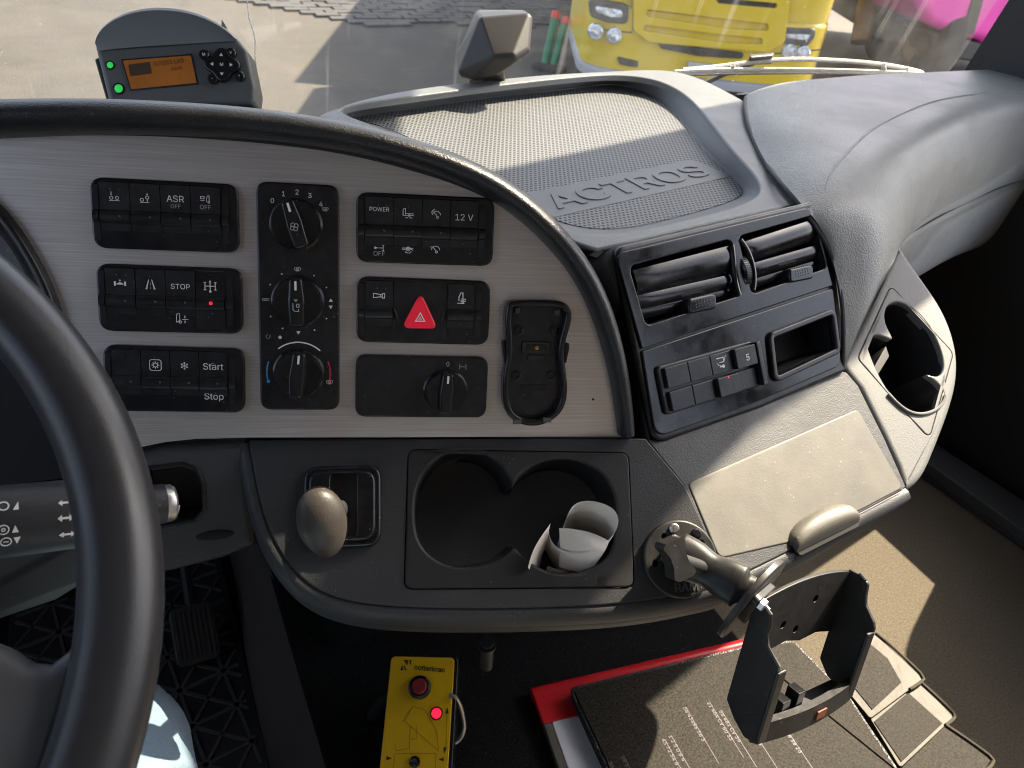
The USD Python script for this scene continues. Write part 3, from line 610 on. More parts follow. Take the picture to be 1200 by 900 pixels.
# ------------------------------------------------------------------ dash top with the recessed tray
seam = spl([(872, 118), (876, 130), (882, 160), (905, 200), (940, 243)], 24)
far = spl([(372, 136), (400, 124), (470, 107), (560, 95), (640, 87.5), (720, 83), (790, 83.5), (830, 96), (872, 118)], 50)
near = [(935, 239.5), (830, 262), (735, 284), (700, 292), (650, 275), (560, 222), (470, 176)]
tray_out = [(399, 129), (450, 117), (560, 102.5), (680, 89.5), (730, 88), (765, 93), (797, 107), (830, 140), (862, 180), (889, 213), (889, 226), (868, 239), (800, 258), (700, 273), (640, 262), (560, 212), (480, 168), (420, 140)]
tray_in = [(410, 140), (460, 131), (560, 117), (680, 103), (722, 100), (752, 107), (777, 120), (808, 152), (840, 190), (872, 222), (872, 229), (856, 238), (795, 256), (700, 270), (645, 258), (565, 212), (488, 168), (430, 145)]
hole = TOP.poly(tray_out); hole = spl(hole, 120, closed=True)
inn = spl(MATF.poly(tray_in), 120, closed=True)
obj('dash_top', plate(TOP.poly(np.vstack([far, seam[1:], near])), -0.008, 0.0, 0.003, holes=[hole], hb=0.0025, seg=3), 'dash_top', dash, TOP)
rows = [TOP.w(inset(ccw(hole), 0.0) , -0.003), TOP.w(inset(ccw(hole), 0.001), -0.006)]
hh_ = ccw(hole); ii = ccw(inn)
k0 = np.argmin(np.linalg.norm(ii - hh_[0], axis=1)); ii = np.roll(ii, -k0, 0)
rows = [TOP.w(hh_, -0.002), TOP.w(hh_ * .93 + ii * .07, -0.006), TOP.w(hh_ * .5 + ii * .5, -0.0135), TOP.w(hh_ * .08 + ii * .92, -0.0215), TOP.w(ii, -0.0236), TOP.w(inset(ii, 0.006), -0.0245)]
tray = obj('tray', skin([np.vstack([r, r[:1]]) for r in rows]), 'tray_rubber', dash, smooth=50)
obj('tray_mat', plate(inset(ii, 0.0025), -0.004, 0.0008, 0.0008), 'tray_mat_pitted', tray, MATF)
sk_ = [TOP.w(TOP.poly(spl(near, 40)), 0.0) + np.array([0, 0, -z]) - C.n * d for z, d in ((.0015, 0.001), (.012, .012), (.16, .06))]
obj('dash_top_skirt', skin(sk_), 'dash_plastic_dark', dash, smooth=50)
# smooth band with raised lettering
band = MATF.poly([(632, 262), (650, 228), (700, 222), (760, 210), (825, 190), (842, 198), (856, 216), (800, 226), (740, 240), (690, 250), (648, 262)][1:-0 or None])
b0, b1 = MATF.p(655, 247), MATF.p(836, 206); bd = b1 - b0; ba = math.atan2(bd[1], bd[0]); bl = np.linalg.norm(bd)
bf = MATF.sub(b0[0], b0[1], 0.0008, ba)
capH = abs(bf.p(700, 219, 0)[1] - bf.p(700, 237, 0)[1])
obj('lettering_band', plate(rounded([(-0.02, -capH * .38), (bl + 0.02, -capH * .38), (bl + 0.012, capH * 1.5), (-0.012, capH * 1.5)], 0.006), -0.001, 0.0005, 0.0004), 'tray_rubber', tray, bf)
tm = meshkit.text_mesh('ACTROS', capH, 0.0012, True); sx = bl / (tm.bounds[1, 0] - tm.bounds[0, 0]); tm.apply_scale((sx, 1, 1)); tm.apply_translation((-tm.bounds[0, 0], capH * .06, 0.0004))
obj('lettering', tm, 'tray_rubber', tray, bf, label='raised grey capital letters on the tray mat')

# ------------------------------------------------------------------ vent console
vo = rounded(C.poly([(715, 291), (956, 235), (974, 310), (991, 434), (885, 479), (762, 521), (742, 430)]), [.013, .015, .1, .016, .12, .014, .1], 7)
# face plates with real openings
lv = rounded(C.poly([(737, 312), (857, 280), (868, 346), (757, 382)], 0.008), .007, 6)
rv = rounded(C.poly([(865, 277), (954, 252), (969, 314), (881, 345)], 0.008), .007, 6)
up_plate = rounded(C.poly([(721, 297), (951, 242), (976, 335), (752, 409)], .008), [.011, .013, .002, .002], 7)
lo_plate = rounded(C.poly([(752, 411.5), (976, 338), (986, 428), (882, 473), (768, 513)], .008), [.002, .002, .014, .1, .013], 7)
slot = rounded(C.poly([(903, 396), (972, 369), (977, 409), (908, 441)], .008), .003, 3)
vc = obj('vent_console', plate(vo, -0.05, 0.006, 0.004, holes=[inset(ccw(q), -0.0004) for q in (lv, rv, slot)], hb=0.0005, seg=4), 'black_satin', dash, C, label='glossy black console with two air vents, a small slot and rockers')
obj('vent_face', plate(up_plate, 0.005, 0.0085, 0.0012, holes=[lv, rv], hb=0.0012), 'black_gloss', vc, C)
obj('switch_face', plate(lo_plate, 0.005, 0.0085, 0.0012, holes=[slot], hb=0.0012), 'black_gloss', vc, C)
def well(outl, fr, h0, depth, m, parent, name, taper=0.0, n=None):
    o = ccw(outl); q = inset(o, taper)
    s = skin([np.vstack([fr.w(r, h), fr.w(r[:1], h)]) for r, h in ((o, h0), (o * .5 + q * .5, h0 - depth / 2), (q, h0 - depth))])
    v, t = earcut([q]); return obj(name, cat([s, trimesh.Trimesh(fr.w(v, h0 - depth), t, process=False)]), m, parent)
well(inset(ccw(lv), -0.0003), C, 0.006, 0.045, 'void_black', vc, 'vent_duct'); well(inset(ccw(rv), -0.0003), C, 0.006, 0.045, 'void_black', vc, 'vent_duct')
well(inset(ccw(slot), -0.0003), C, 0.006, 0.06, 'void_black', vc, 'slot_well', 0.001)
# slats: curved blades across each vent, the top one proud and rounded
def blade(tl, tr, drop, h0, bulge, name='slat', n=10, k=16):
    """A blade hanging below the line tl-tr (pixels on C), drop metres high in the face, with a rounded front."""
    a, b = C.p(*tl, 0.006), C.p(*tr, 0.006); rows = []
    for t in np.linspace(0, 1, k):
        p = a * (1 - t) + b * t; row = []
        e = 1 - 0.25 * abs(2 * t - 1) ** 6
        for s in np.linspace(0, 1, n): row.append(C.at(p[0] + 0.002 * s, p[1] - drop * s, h0 + bulge * e * math.sin(math.pi * (0.15 + 0.75 * s)) - 0.004 * s))
        for s in np.linspace(1, 0, 4): row.append(C.at(p[0] + 0.002 * s, p[1] - drop * s, h0 - 0.022))
        rows.append(row)
    obj(name, skin([np.vstack([r, r[:1]]) for r in rows]), 'black_gloss', vc, smooth=50)
for lines_ in ([((741, 317), (856, 287.5), .0245), ((748, 346), (863, 320), .0150), ((753, 362), (867, 336), .0095)],
               [((870, 284), (950, 258), .0210), ((877, 310), (961, 286), .0145), ((882, 328), (965, 303), .0085)]):
    for i, (p, q, dr) in enumerate(lines_): blade(p, q, dr, 0.0035 - 0.0018 * i, 0.0072 - 0.0022 * i)
for (a, b), wd in (((822, 355), 0.037), ((938, 320), 0.037)):
    f = C.sub(*C.p(a, b, 0.010), 0.006, rad(1)); tb = obj('slat_tab', plate(rounded([(-wd / 2, -.0065), (wd / 2 * .86, -.0085), (wd / 2, .0055), (-wd / 2 * .8, .0068)], .005, 5), -0.010, 0.0055, 0.0022, seg=4), 'black_gloss', vc, f)
    obj('tab_dimples', cat([T(lathe([(.0008, 0), (.0006, .0004), (0, .0005)], 8), x, y, .0055) for y in (-.0022, 0.0002, .0026) for x in np.arange(-.008, .009, .0034)]), 'rocker_grey', tb, f)
f = C.sub(*C.p(873, 318, 0.008), 0.004, 0); wh = T(lathe([(0.0, -.004), (.017, -.004), (.019, -.0025), (.019, .0025), (.017, .004), (0, .004)], 40), 0, 0, -0.010, ry=math.pi / 2)
wh = T(lathe([(0.0, -.004), (.017, -.004), (.019, -.0025), (.019, .0025), (.017, .004), (0, .004)], 40), ry=math.pi / 2); wh.apply_translation((0.0005, 0, -0.0105))
obj('vent_wheel', wh, 'black_gloss', vc, f)
obj('wheel_ribs', cat([T(box(.0085, .0012, .0010), rx=0, y=0) .apply_transform(trimesh.transformations.rotation_matrix(a, (1, 0, 0), (0, 0, 0))).copy() if False else (lambda m: (m.apply_translation((0.0005, 0, .0188)), m.apply_transform(trimesh.transformations.rotation_matrix(a, (1, 0, 0))), m.apply_translation((0, 0, -.0105)), m)[3])(box(.0060, .0012, .0010)) for a in np.linspace(-.75, .75, 14)]), 'black_satin', vc, f)
for s in (-1, 1):
    q = C.poly([(862 + s * 5, 284 - s * 3), (868 + s * 9, 300 - s * 3), (872 + s * 11, 322 - s * 3), (874 + s * 8, 343 - s * 3)], .008)
    obj('wheel_guard', tube(C.w(spl(q, 16), 0.0085), 0.0022, 8), 'black_gloss', vc)
# slot frame
so = inset(ccw(slot), -0.0055); obj('slot_frame', plate(so, 0.008, 0.0125, 0.0016, holes=[inset(ccw(slot), 0.0004)], hb=0.0018), 'black_satin', vc, C)
# four-cell rocker group
f, w, hh = C.quad((768, 432), (880, 397), (887, 447), (778, 493), 0.0085)
gb = obj('switch_base', plate(rrect(w, hh, .005), -0.002, 0.0035, 0.0015), 'black_satin', vc, f)
cw = w * 0.90 / 4
for i in range(4):
    for j, yy in ((0, .23), (1, -.25)):
        hgt = 0.0060; dx = 0
        if (i, j) in ((3, 0), (2, 1)): hgt = 0.0105
        x = -w * .455 + cw * (i + .5)
        obj('rocker_switch', T(box(cw - .0006, hh * (.42 if j == 0 else .40), hgt, 0, 0, 0.001, .0010), x, hh * yy), 'black_satin', vc, f)
        if (i, j) == (2, 0): obj('symbol', icon(sym('load'), cw * .26, x, hh * yy, .0071), 'print_white', vc, f)
        if (i, j) == (3, 0): obj('symbol', T(text('5', .0058, .0002, True), x + .001, hh * yy - .001, .0116), 'print_white', vc, f)
        if (i, j) == (2, 1): obj('indicator_lamp', T(lathe([(.0008, 0), (.0007, .0003), (0, .0004)], 10), x, hh * -.085, .0115), 'lamp_red', vc, f)
obj('end_cap', T(box(w * .045, hh * .94, .0115, 0, 0, .001, .0012), w * .475), 'black_satin', vc, f)
# dash body beside and under the vent console (fills the corner between hood, console and dash top)
side = [(736, 286), (716, 300), (742, 440), (754, 515)]
top3 = [TOP.at(*TOP.p(690, 290), -0.004)]
rows = []
lp = spl([(700, 292), (690, 310), (712, 350), (735, 420), (745, 470), (750, 520)], 14)
rp2 = spl([(745, 283), (722, 298), (733, 350), (748, 440), (756, 490), (762, 522)], 14)
for i in range(14):
    a = C.at(*C.p(*lp[i], -0.012), -0.012); b = C.at(*C.p(*rp2[i], 0.0), 0.001); m_ = C.at(*C.p(*(lp[i] * .35 + rp2[i] * .65), 0), -0.001)
    rows.append([a - C.n * 0.05, a, m_, b, b - C.n * 0.02])
obj('console_cheek', skin(rows), 'dash_plastic', dash, smooth=50)

# ------------------------------------------------------------------ lower console
fe_px = [(291, 518), (299, 560), (310, 606), (332, 652), (366, 687), (405, 703), (455, 710), (530, 713), (640, 712), (740, 706), (838, 687)]
fe_px2 = [(838, 687), (880, 668), (930, 643), (975, 619), (1010, 600), (1040, 584), (1062, 571)]
feB = B.poly(spl(fe_px, 70)); feE = E.poly(spl(fe_px2, 30))
plate_hole = rounded(B.poly([(478, 526), (737, 530), (744, 689), (473, 691)]), .008, 5)
topB = [(291, 515.5), (400, 514.5), (560, 514), (745, 513.5), (757, 514)]
crease = [(803, 569), (842, 652), (845, 672)]
Bout = np.vstack([B.poly(topB), B.poly(crease), feB[::-1][:-1]])
cons = obj('lower_console', plate(Bout, -0.004, 0.0, 0.0015, holes=[plate_hole], hb=0.0006), 'dash_plastic', dash, B)
lid_px = [(805, 566), (1004, 479.5), (1057.5, 572), (1008, 598), (925, 636), (842, 655)]
lid = rounded(E.poly(lid_px), [.006, .006, .006, .02, .02, .008], 5)
Eout = np.vstack([E.poly([(757.5, 514), (778, 516), (880, 475), (982, 434), (992, 436), (1006, 452), (1036, 512), (1060, 566)]), feE[::-1][:-1], E.poly([(842, 672), (840, 653), (802, 569)])])
obj('lid_surround', plate(Eout, -0.004, 0.0, 0.0015, holes=[inset(ccw(lid), -0.0016)], hb=0.0012), 'dash_plastic', cons, E)
obj('storage_lid', plate(lid, -0.003, 0.0012, 0.0016, seg=4), 'lid_grey', cons, E, label='large grey storage lid dusty with use')
obj('lid_gap', plate(inset(ccw(lid), -0.006), -0.012, -0.0042, 0.0005), 'void_black', cons, E)
# rolled front edge and fascia, all along
pts = np.vstack([B.w(feB), E.w(feE[1:])]); nn = np.vstack([np.repeat(B.n[None], len(feB), 0), np.repeat(E.n[None], len(feE) - 1, 0)])
tg = np.gradient(pts, axis=0); tg /= np.linalg.norm(tg, axis=1, keepdims=True)
for _ in range(6): nn[1:-1] = (nn[:-2] + nn[1:-1] + nn[2:]) / 3; nn /= np.linalg.norm(nn, axis=1, keepdims=True)
out = np.cross(tg, nn); out /= np.linalg.norm(out, axis=1, keepdims=True)          # outwards in the surface
if out[60] @ np.array([0, -1, 0]) < 0: out = -out
dn = -nn
sect = [(0.0, -0.003), (0.0, 0.0), (0.004, 0.0006), (0.0075, 0.003), (0.0100, 0.0070), (0.0110, 0.0115), (0.0108, 0.0128), (0.0094, 0.0134), (0.0100, 0.0144), (0.0112, 0.0160), (0.0116, 0.026), (0.0102, 0.0305), (0.005, 0.0325), (-0.04, 0.036), (-0.12, 0.05), (-0.22, 0.02)]
zs = np.linspace(0, 1, len(pts))
lipk = np.interp(np.arange(len(pts)), [0, 15, 30, 70, 92, 98], [0.75, 0.8, 1.0, 1.0, 0.62, 0.25])
rows = [[pts[i] + out[i] * a + (dn[i] * .55 - UP * .45) * b * lipk[i] * 1.15 if b > 0 else pts[i] + dn[i] * 0.002 for a, b in sect] for i in range(len(pts))]
lipm = skin(rows)
obj('front_edge', skin([r[:8] for r in rows]), 'dash_plastic', cons, smooth=60)
obj('fascia', skin([r[7:] for r in rows]), 'dash_plastic', cons, smooth=60)
# lid grip
hf = E.sub(*E.p(966, 622), 0.0, 0.0); c0 = E.p(966, 622); d = E.p(1003, 603) - E.p(928, 640); hf = E.sub(c0[0], c0[1], 0, math.atan2(d[1], d[0])); gl = np.linalg.norm(d) / 2
gr = []
for t in np.linspace(0, math.pi, 17):
    x = -gl * math.cos(t); y = gl * 0.36 * math.sin(t) ** 0.8
    gr.append([hf.at(x, -0.006, 0.002), hf.at(x * .99, y * .45 - 0.003, 0.0115 * math.sin(t) ** .5 + 0.001), hf.at(x * .98, y * .85, 0.010 * math.sin(t) ** .5 + .001), hf.at(x * 1.0, y * 1.04 + .001, 0.0065 * math.sin(t) ** .5 + .001), hf.at(x * 1.02, y * 1.1 + 0.002, 0.0)])
obj('lid_grip', skin(refine(gr, 34, 14)), 'lid_grey', cons, smooth=60)
obj('grip_recess', plate(rounded([(-gl * .95, -.010), (gl * .95, -.010), (gl * .95, -.002), (-gl * .95, -.002)], .004), -.002, 0.0016, 0.0006), 'void_black', cons, hf)

# cup holder insert with two joined wells
cup_px = [(603, 641), (585, 655), (560, 663.5), (535, 664), (510, 655), (492, 635), (486, 602), (490, 570), (503, 547), (522, 533), (545, 528.5), (570, 534), (590, 550), (601, 571), (612, 555), (632, 543), (660, 538.5), (690, 546), (710, 562), (721, 590), (722, 620), (716, 645), (702, 662), (681, 671), (655, 672), (630, 664), (614, 652)]
c1 = spl(B.poly(cup_px[0:14]), 40); c2 = spl(B.poly(cup_px[13:] + cup_px[:1]), 40)
cup = np.vstack([c1[:-1], c2[:-1]])
ci = obj('cup_holder', plate(inset(ccw(plate_hole), 0.0007), -0.003, 0.0012, 0.0014, holes=[cup], hb=0.0030, seg=4), 'black_matt', cons, B, label='black two-cup holder insert in the lower console')
cc = ccw(cup)
for nm, idx in (('cup_well', c1), ('cup_well', c2)):
    o = ccw(idx); ce = o.mean(0); rows = []
    for s, h in ((1.0, 0.0), (0.985, -0.01), (0.94, -0.05), (0.90, -0.092), (0.80, -0.10), (0.0, -0.10)):
        q = ce + (o - ce) * s; rows.append(np.vstack([B.w(q, h - 0.002)]))
    obj(nm, skin(rows, closed=False), 'well_shade_black', ci, smooth=40)
q = B.p(706, 681); obj('clip_slot', box(.007, .006, .0006, q[0], q[1], .0009), 'void_black', ci, B)

# brake lever: glossy plate, gate and egg-shaped knob
f, w, hh = B.quad((355, 546), (447, 547), (447, 641), (357, 643))
bl_ = obj('lever_plate', plate(rrect(w, hh, .012, 6), -0.003, 0.006, 0.003, holes=[rrect(w * .34, hh * .80, .005, 5, w * .02, 0)], hb=.001, seg=4), 'black_gloss', dash, f, label='black plate of the parking brake lever')
obj('lever_plate_ridge', plate(rrect(w * .86, hh * .86, .011, 6), 0.005, 0.0105, 0.003, holes=[rrect(w * .34, hh * .80, .005, 5, w * .02, 0)], hb=.001, seg=4), 'black_gloss', bl_, f)
obj('lever_gate', box(w * .4, hh * .84, .001, w * .02, 0, -.002), 'black_satin', bl_, f)
k0 = f.at(w * -.02, -hh * .05, 0.004); kc = P(378, 613, (f.o - EYE) @ CF - 0.052)
st_ = np.array([k0, k0 * .5 + kc * .5, kc])
obj('lever_stem', tube(spl(st_, 8), 0.0085, 14, sq=0.7), 'rocker_grey', bl_)
kf = Fr(kc, camv(math.cos(.35), -math.sin(.35) * .6, .25), camv(.30, -1, -.25))
kn_ = ell(0.0176, 0.0282, 0.0160, 4); v = kn_.vertices; v[:, 0] *= 1 + 0.10 * v[:, 1] / .0275; v[:, 2] *= np.where(v[:, 2] > 0, 0.9, 1.2); kn_ = trimesh.Trimesh(v, kn_.faces)
kp = obj('lever_knob', kn_, 'lever_knob', bl_, kf, smooth=True, label='worn brown egg-shaped knob of the brake lever')
th_ = np.linspace(0, 2 * math.pi, 40); obj('knob_seam', tube(np.array([kf.at(.0177 * math.cos(t), .0284 * math.sin(t) , -.0028) for t in th_]), 0.0006, 6, cap=False), 'black_satin', bl_)

# ------------------------------------------------------------------ right hand pod with a cup holder
pod_px = [(1054, 284), (1063, 296), (1084, 330), (1106, 366), (1120, 396), (1125, 425), (1121, 455), (1110, 492), (1096, 530), (1080, 562), (1061, 575), (1052, 546), (1036, 512), (1008, 455), (986, 426), (994, 408), (1012, 376), (1034, 328)]
pl_px = [(1043, 336), (1052, 342), (1114, 410), (1117, 418), (1092, 504), (1087, 512), (1008, 424), (1006, 417)]
pod_o = spl(POD.poly(pod_px), 90, closed=True); pod_o = np.vstack([spl(POD.poly([(1054, 284), (1084, 329), (1108, 367), (1122, 408), (1123, 445), (1112, 488), (1096, 530), (1081, 560), (1061, 575)]), 60), POD.poly([(1052, 546), (1036, 512), (1008, 455), (986, 426), (994, 408), (1012, 376), (1034, 328)])])
ins = rounded(POD.poly([(1044, 335), (1117, 414), (1089, 514), (1005, 420)]), [.006, .010, .006, .008], 5)
cupP = spl(POD.poly([(1037, 371), (1040, 359), (1051, 354), (1069, 362), (1089, 384), (1102, 411), (1105, 433), (1097, 441), (1084, 438), (1097, 448), (1106, 464), (1098, 478), (1082, 484), (1066, 482), (1046, 464), (1031, 441), (1019, 413), (1017, 400), (1024, 393), (1036, 395), (1046, 398), (1041, 386)]), 90, closed=True)
pd = obj('pod', plate(pod_o, -0.012, 0.0, 0.007, holes=[inset(ccw(ins), -0.0006)], hb=0.0008, seg=5), 'pod_grey', dash, POD, label='pale grey pod at the end of the console')
# body of the pod: from the rim of the face back and down, rounded
po = ccw(pod_o); ctr = po.mean(0); rows = []
for s, h, dz in ((1.0, -0.008, 0), (0.99, -0.02, 0), (0.95, -0.05, -0.0), (0.85, -0.10, 0.0), (0.6, -0.14, 0)):
    w_ = POD.w(ctr + (po - ctr) * s, min(h, -.008) * .12 - .007) + nz(POD.at(*ctr) - EYE) * (-(h + .008)); rows.append(np.vstack([w_, w_[:1]]))
obj('pod_body', skin(rows), 'pod_grey', pd, smooth=60)
pi_ = obj('pod_insert', plate(ins, -0.006, 0.0004, 0.0012, holes=[cupP], hb=0.0022, seg=4), 'pod_grey', pd, POD)
o = ccw(cupP); ce = o.mean(0); dirv = nz(np.array([0.15, 0.55, -0.85])); rows = []
for s, L in ((1, 0.001), (.99, .012), (.95, .05), (.9, .075), (0.0, .075)):
    q = POD.w(ce + (o - ce) * s, -0.001) + dirv * L; rows.append(np.vstack([q, q[:1]]))
obj('cup_well', skin(rows), 'black_matt', pi_, smooth=40)
lipw = POD.w(POD.poly(spl([(1040, 462), (1052, 474), (1068, 484), (1084, 485), (1099, 478), (1107, 464)], 20)), 0.0012); obj('cup_lip', tube(lipw, 0.0017, 8), 'pod_grey', pi_)
dv = POD.poly([(1047, 400), (1030, 430), (1034, 440), (1051, 412)]); obj('cup_divider', plate(dv, -0.05, -0.012, 0.0005), 'black_matt', pi_, POD)

# ------------------------------------------------------------------ passenger side of the dash: soft padded top, rolled nose, front, glove box
H1 = ZT + 0.004
def at_h(px, py, z): return hitz(px, py, z)
def at_y(px, py, y): return hit(px, py, np.array([0, y, 0]), np.array([0, -1.0, 0]))
cols = [
 [(874, 113, 'z', H1 + .001), (879, 150, 'z', H1 + .001), (902, 196, 'z', H1 + .002), (938, 240, 'z', H1 + .001), (972, 292, 'C', .010), (988, 365, 'C', .012), (988, 432, 'C', .004)],
 [(886, 106, 'z', H1 + .006), (908, 146, 'z', H1 + .012), (938, 190, 'z', H1 + .014), (972, 240, 'z', H1 + .004), (996, 290, 'C', .018), (1006, 345, 'C', .018), (1001, 400, 'C', .012)],
 [(925, 96, 'z', H1 + .008), (952, 138, 'z', H1 + .016), (985, 186, 'z', H1 + .020), (1012, 218, 'z', H1 + .010), (1032, 250, 'C', .026), (1044, 285, 'C', .024), (1043, 316, 'C', .014)],
 [(1000, 89, 'z', H1 + .008), (1020, 122, 'z', H1 + .016), (1040, 156, 'z', H1 + .020), (1060, 184, 'z', H1 + .008), (1074, 210, 'dy', -.006, -1), (1079, 240, 'dy', .0, -1), (1070, 272, 'dy', .012, -1)],
 [(1070, 85.5, 'z', H1 + .006), (1084, 106, 'z', H1 + .012), (1100, 130, 'z', H1 + .016), (1118, 152, 'z', H1 + .004), (1130, 180, 'dy', -.008, -1), (1136, 208, 'dy', -.002, -1), (1128, 240, 'dy', .012, -1)],
 [(1148, 82, 'z', H1 + .004), (1157, 95, 'z', H1 + .009), (1168, 112, 'z', H1 + .010), (1180, 130, 'z', H1 - .002), (1190, 156, 'dy', -.008, -1), (1196, 182, 'dy', -.002, -1), (1194, 212, 'dy', .012, -1)],
 [(1250, 78, 'z', H1), (1256, 86, 'z', H1 + .004), (1262, 98, 'z', H1 + .004), (1272, 114, 'z', H1 - .006), (1280, 138, 'dy', -.008, -1), (1284, 162, 'dy', -.002, -1), (1284, 192, 'dy', .012, -1)],
]
G = []
for c in cols:
    r = []
    for q in c:
        if q[2] == 'z': r.append(at_h(q[0], q[1], q[3]))
        elif q[2] == 'C': r.append(C.hitp(q[0], q[1], q[3]))
        else: r.append(at_y(q[0], q[1], r[3][1] + q[3]))
    G.append(r)
GR = refine(G, 70, 90)
for _ in range(60):
    GR[1:-1, 1:-1] = .5 * GR[1:-1, 1:-1] + .125 * (GR[2:, 1:-1] + GR[:-2, 1:-1] + GR[1:-1, 2:] + GR[1:-1, :-2])
pdash = obj('passenger_dash', skin(GR), 'dash_leather', dash, smooth=80, label='soft grey leather-look dash top on the passenger side')
# rolled border at the seam against the dash centre
sr = [G[0][i] for i in range(7)]; obj('dash_seam', tube(spl(np.array(sr), 60) + np.array([0, 0, -.001]), 0.0022, 8), 'black_matt', pdash)
# stitched edge of the padded top: a raised bead
def on_grid(u, v):
    a = u * 69; b = v * 89; i, j = int(min(a, 68)), int(min(b, 88)); s, t = a - i, b - j
    return (GR[i][j] * (1 - s) * (1 - t) + GR[i + 1][j] * s * (1 - t) + GR[i][j + 1] * (1 - s) * t + GR[i + 1][j + 1] * s * t)
def nearest_uv(px, py):
    pr = np.array([[(lambda d: (600 + FPX * (d @ CX) / (d @ CF), 450 - FPX * (d @ CY) / (d @ CF)))(p - EYE) for p in r] for r in GR])
    k = np.argmin(((pr - (px, py)) ** 2).sum(-1)); return np.array([k // 90 / 69, k % 90 / 89])
bead = [nearest_uv(*q) for q in [(968, 222), (980, 196), (1000, 172), (1026, 150), (1056, 133), (1100, 118), (1150, 109), (1200, 105)]]
bead = spl(np.array(bead), 60); obj('pad_edge', tube(np.array([on_grid(*np.clip(b, 0, 1)) for b in bead]) + np.array([0, 0, .0002]), np.r_[np.linspace(.0003, .0015, 12), np.full(48, .0015)], 8), 'dash_leather', pdash)
# glove box front below
g0 = [G[i][6] for i in (2, 3, 4, 5, 6)]
rows = []
for i, p in enumerate(g0):
    p = np.array(p); s = [0, .35, 1, 1, 1][i]
    rows.append([p + np.array([.0, .006, .004]), p + np.array([0, .002, -.004]), p + np.array([0, -.002 * s, -.014]), p + np.array([.0, .002, -.06]), p + np.array([0, .010, -.115]), p + np.array([0, .036, -.155]), p + np.array([0, .10, -.18]), p + np.array([0, .30, -.19])])
obj('glove_box', skin(refine(rows, 40, 46)), 'dash_leather', dash, smooth=60, label='lower passenger dash panel curving under into shadow')
obj('glove_box_gap', tube(spl(np.array([np.array(p) + np.array([0, .004, 0]) for p in g0[1:]]), 40), 0.0035, 8), 'void_black', dash)
# ------------------------------------------------------------------ the cab around the dashboard
def hull(pts):
    return trimesh.Trimesh(np.asarray(pts, float), process=False).convex_hull
def rhull(pts, r, n=2):
    """The hull of small balls: a faceted body with rounded edges."""
    s = trimesh.creation.icosphere(n, r).vertices; return hull(np.vstack([np.asarray(p) + s for p in pts]))
def slab(poly3, d):
    """A flat piece: 3D polygon thickened along vector d."""
    p = np.asarray(poly3, float); d = np.asarray(d, float); u = nz(p[1] - p[0]); n = nz(np.cross(u, p[2] - p[0])); v = np.cross(n, u)
    q = np.c_[(p - p[0]) @ u, (p - p[0]) @ v]; _, f = earcut([q]); k = len(p); a = np.arange(k); b = (a + 1) % k
    return trimesh.Trimesh(np.vstack([p, p + d]), np.vstack([f, f[:, ::-1] + k, np.c_[a, b, b + k], np.c_[a, b + k, a + k]]), process=False)
CARPET = 0.10
# windscreen
WS = Fr((0.3, 1.035, 0.70), (1, 0, 0), (0, -0.24, 1)); 
wsx = thing('windscreen', 'dusty truck windscreen with a streaked film and spots of dirt', 'windscreen', WS)
obj('pane', plate(rrect(2.44, 1.46, .05, 4, 0, .72), 0.0, 0.005, 0.001), 'windscreen_glass', wsx, WS)
# pillar and roof edge
pe = [hit(a, b, np.array([1.40, 0, 0]), np.array([-1.0, 0, 0])) for a, b in ((1139, 92), (1150, 83), (1172, 58), (1200, 25), (1236, -22), (1290, -95))]
pe.append(np.array([1.40, min(pe[-1][1], .60), 2.10]))
rows = [[p + np.array([.07, .03, 0]), p + np.array([.01, .012, 0]), p, p + np.array([.006, -.02, 0]), p + np.array([.05, -.06, 0]), p + np.array([.09, -.075, 0])] for p in spl(np.array(pe), 24, pch=True)]
pil = thing('pillar_trim', 'dark grey trim of the windscreen pillar at the corner of the dash', 'pillar trim', Fr(pe[0], (1, 0, 0), (0, 1, 0))); obj('trim_panel', skin(rows), 'pillar_trim', pil, smooth=60)
obj('seal_edge', tube(np.array([r[1] for r in rows]) + np.array([-.002, .004, 0]), 0.004, 8), 'mat_rubber', pil)
rf = thing('cab_roof', 'grey headlining of the cab roof above the dash', 'roof', Fr((0.1, .4, 2.12), (1, 0, 0), (0, 1, 0)))
obj('headlining', box(2.75, 1.75, .05, 0.10, -0.15, 2.12), 'headlining', rf)
# passenger door; window opening and unseen mirror shaped to place sun and shadow
dr = thing('passenger_door', 'dark passenger door in shadow beyond the carpet', 'door', Fr((1.42, .4, .1), (1, 0, 0), (0, 1, 0)))
DF = Fr((1.42, 0, 0), (0, 1, 0), (0, 0, 1))
dhole = rounded([(-.30, .64), (.40, .64), (.455, .36), (.572, .36), (.60, .80), (.80, .84), (.70, 1.40), (.575, 2.05), (-.30, 2.05)], [.05, .12, .05, .06, .06, .04, .1, .06, .05], 5)
obj('door_panel', plate([(-.5, -.45), (.95, -.45), (.90, .76), (.62, 2.12), (-.5, 2.12)], -.05, 0, .004, holes=[dhole], hb=.01), 'door_trim', dr, DF)
obj('armrest', T(box(.5, .10, .05, 0, 0, 0, .02), .62, .42), 'door_trim', dr, Fr((1.415, 0, 0), (0, 1, 0), (0, 0, 1)))
mr = thing('door_mirror', 'large black outside mirror of the passenger door, unseen, sized for its shadow', 'mirror', Fr((1.62, .8, .9), (1, 0, 0), (0, 1, 0)))
obj('housing', rhull([(1.60, .655, .98), (1.60, .97, .98), (1.68, .71, .98), (1.68, .96, .98), (1.60, .655, 2.09), (1.60, .97, 2.09), (1.68, .71, 2.09), (1.68, .96, 2.09)], .03), 'camera_black', mr)
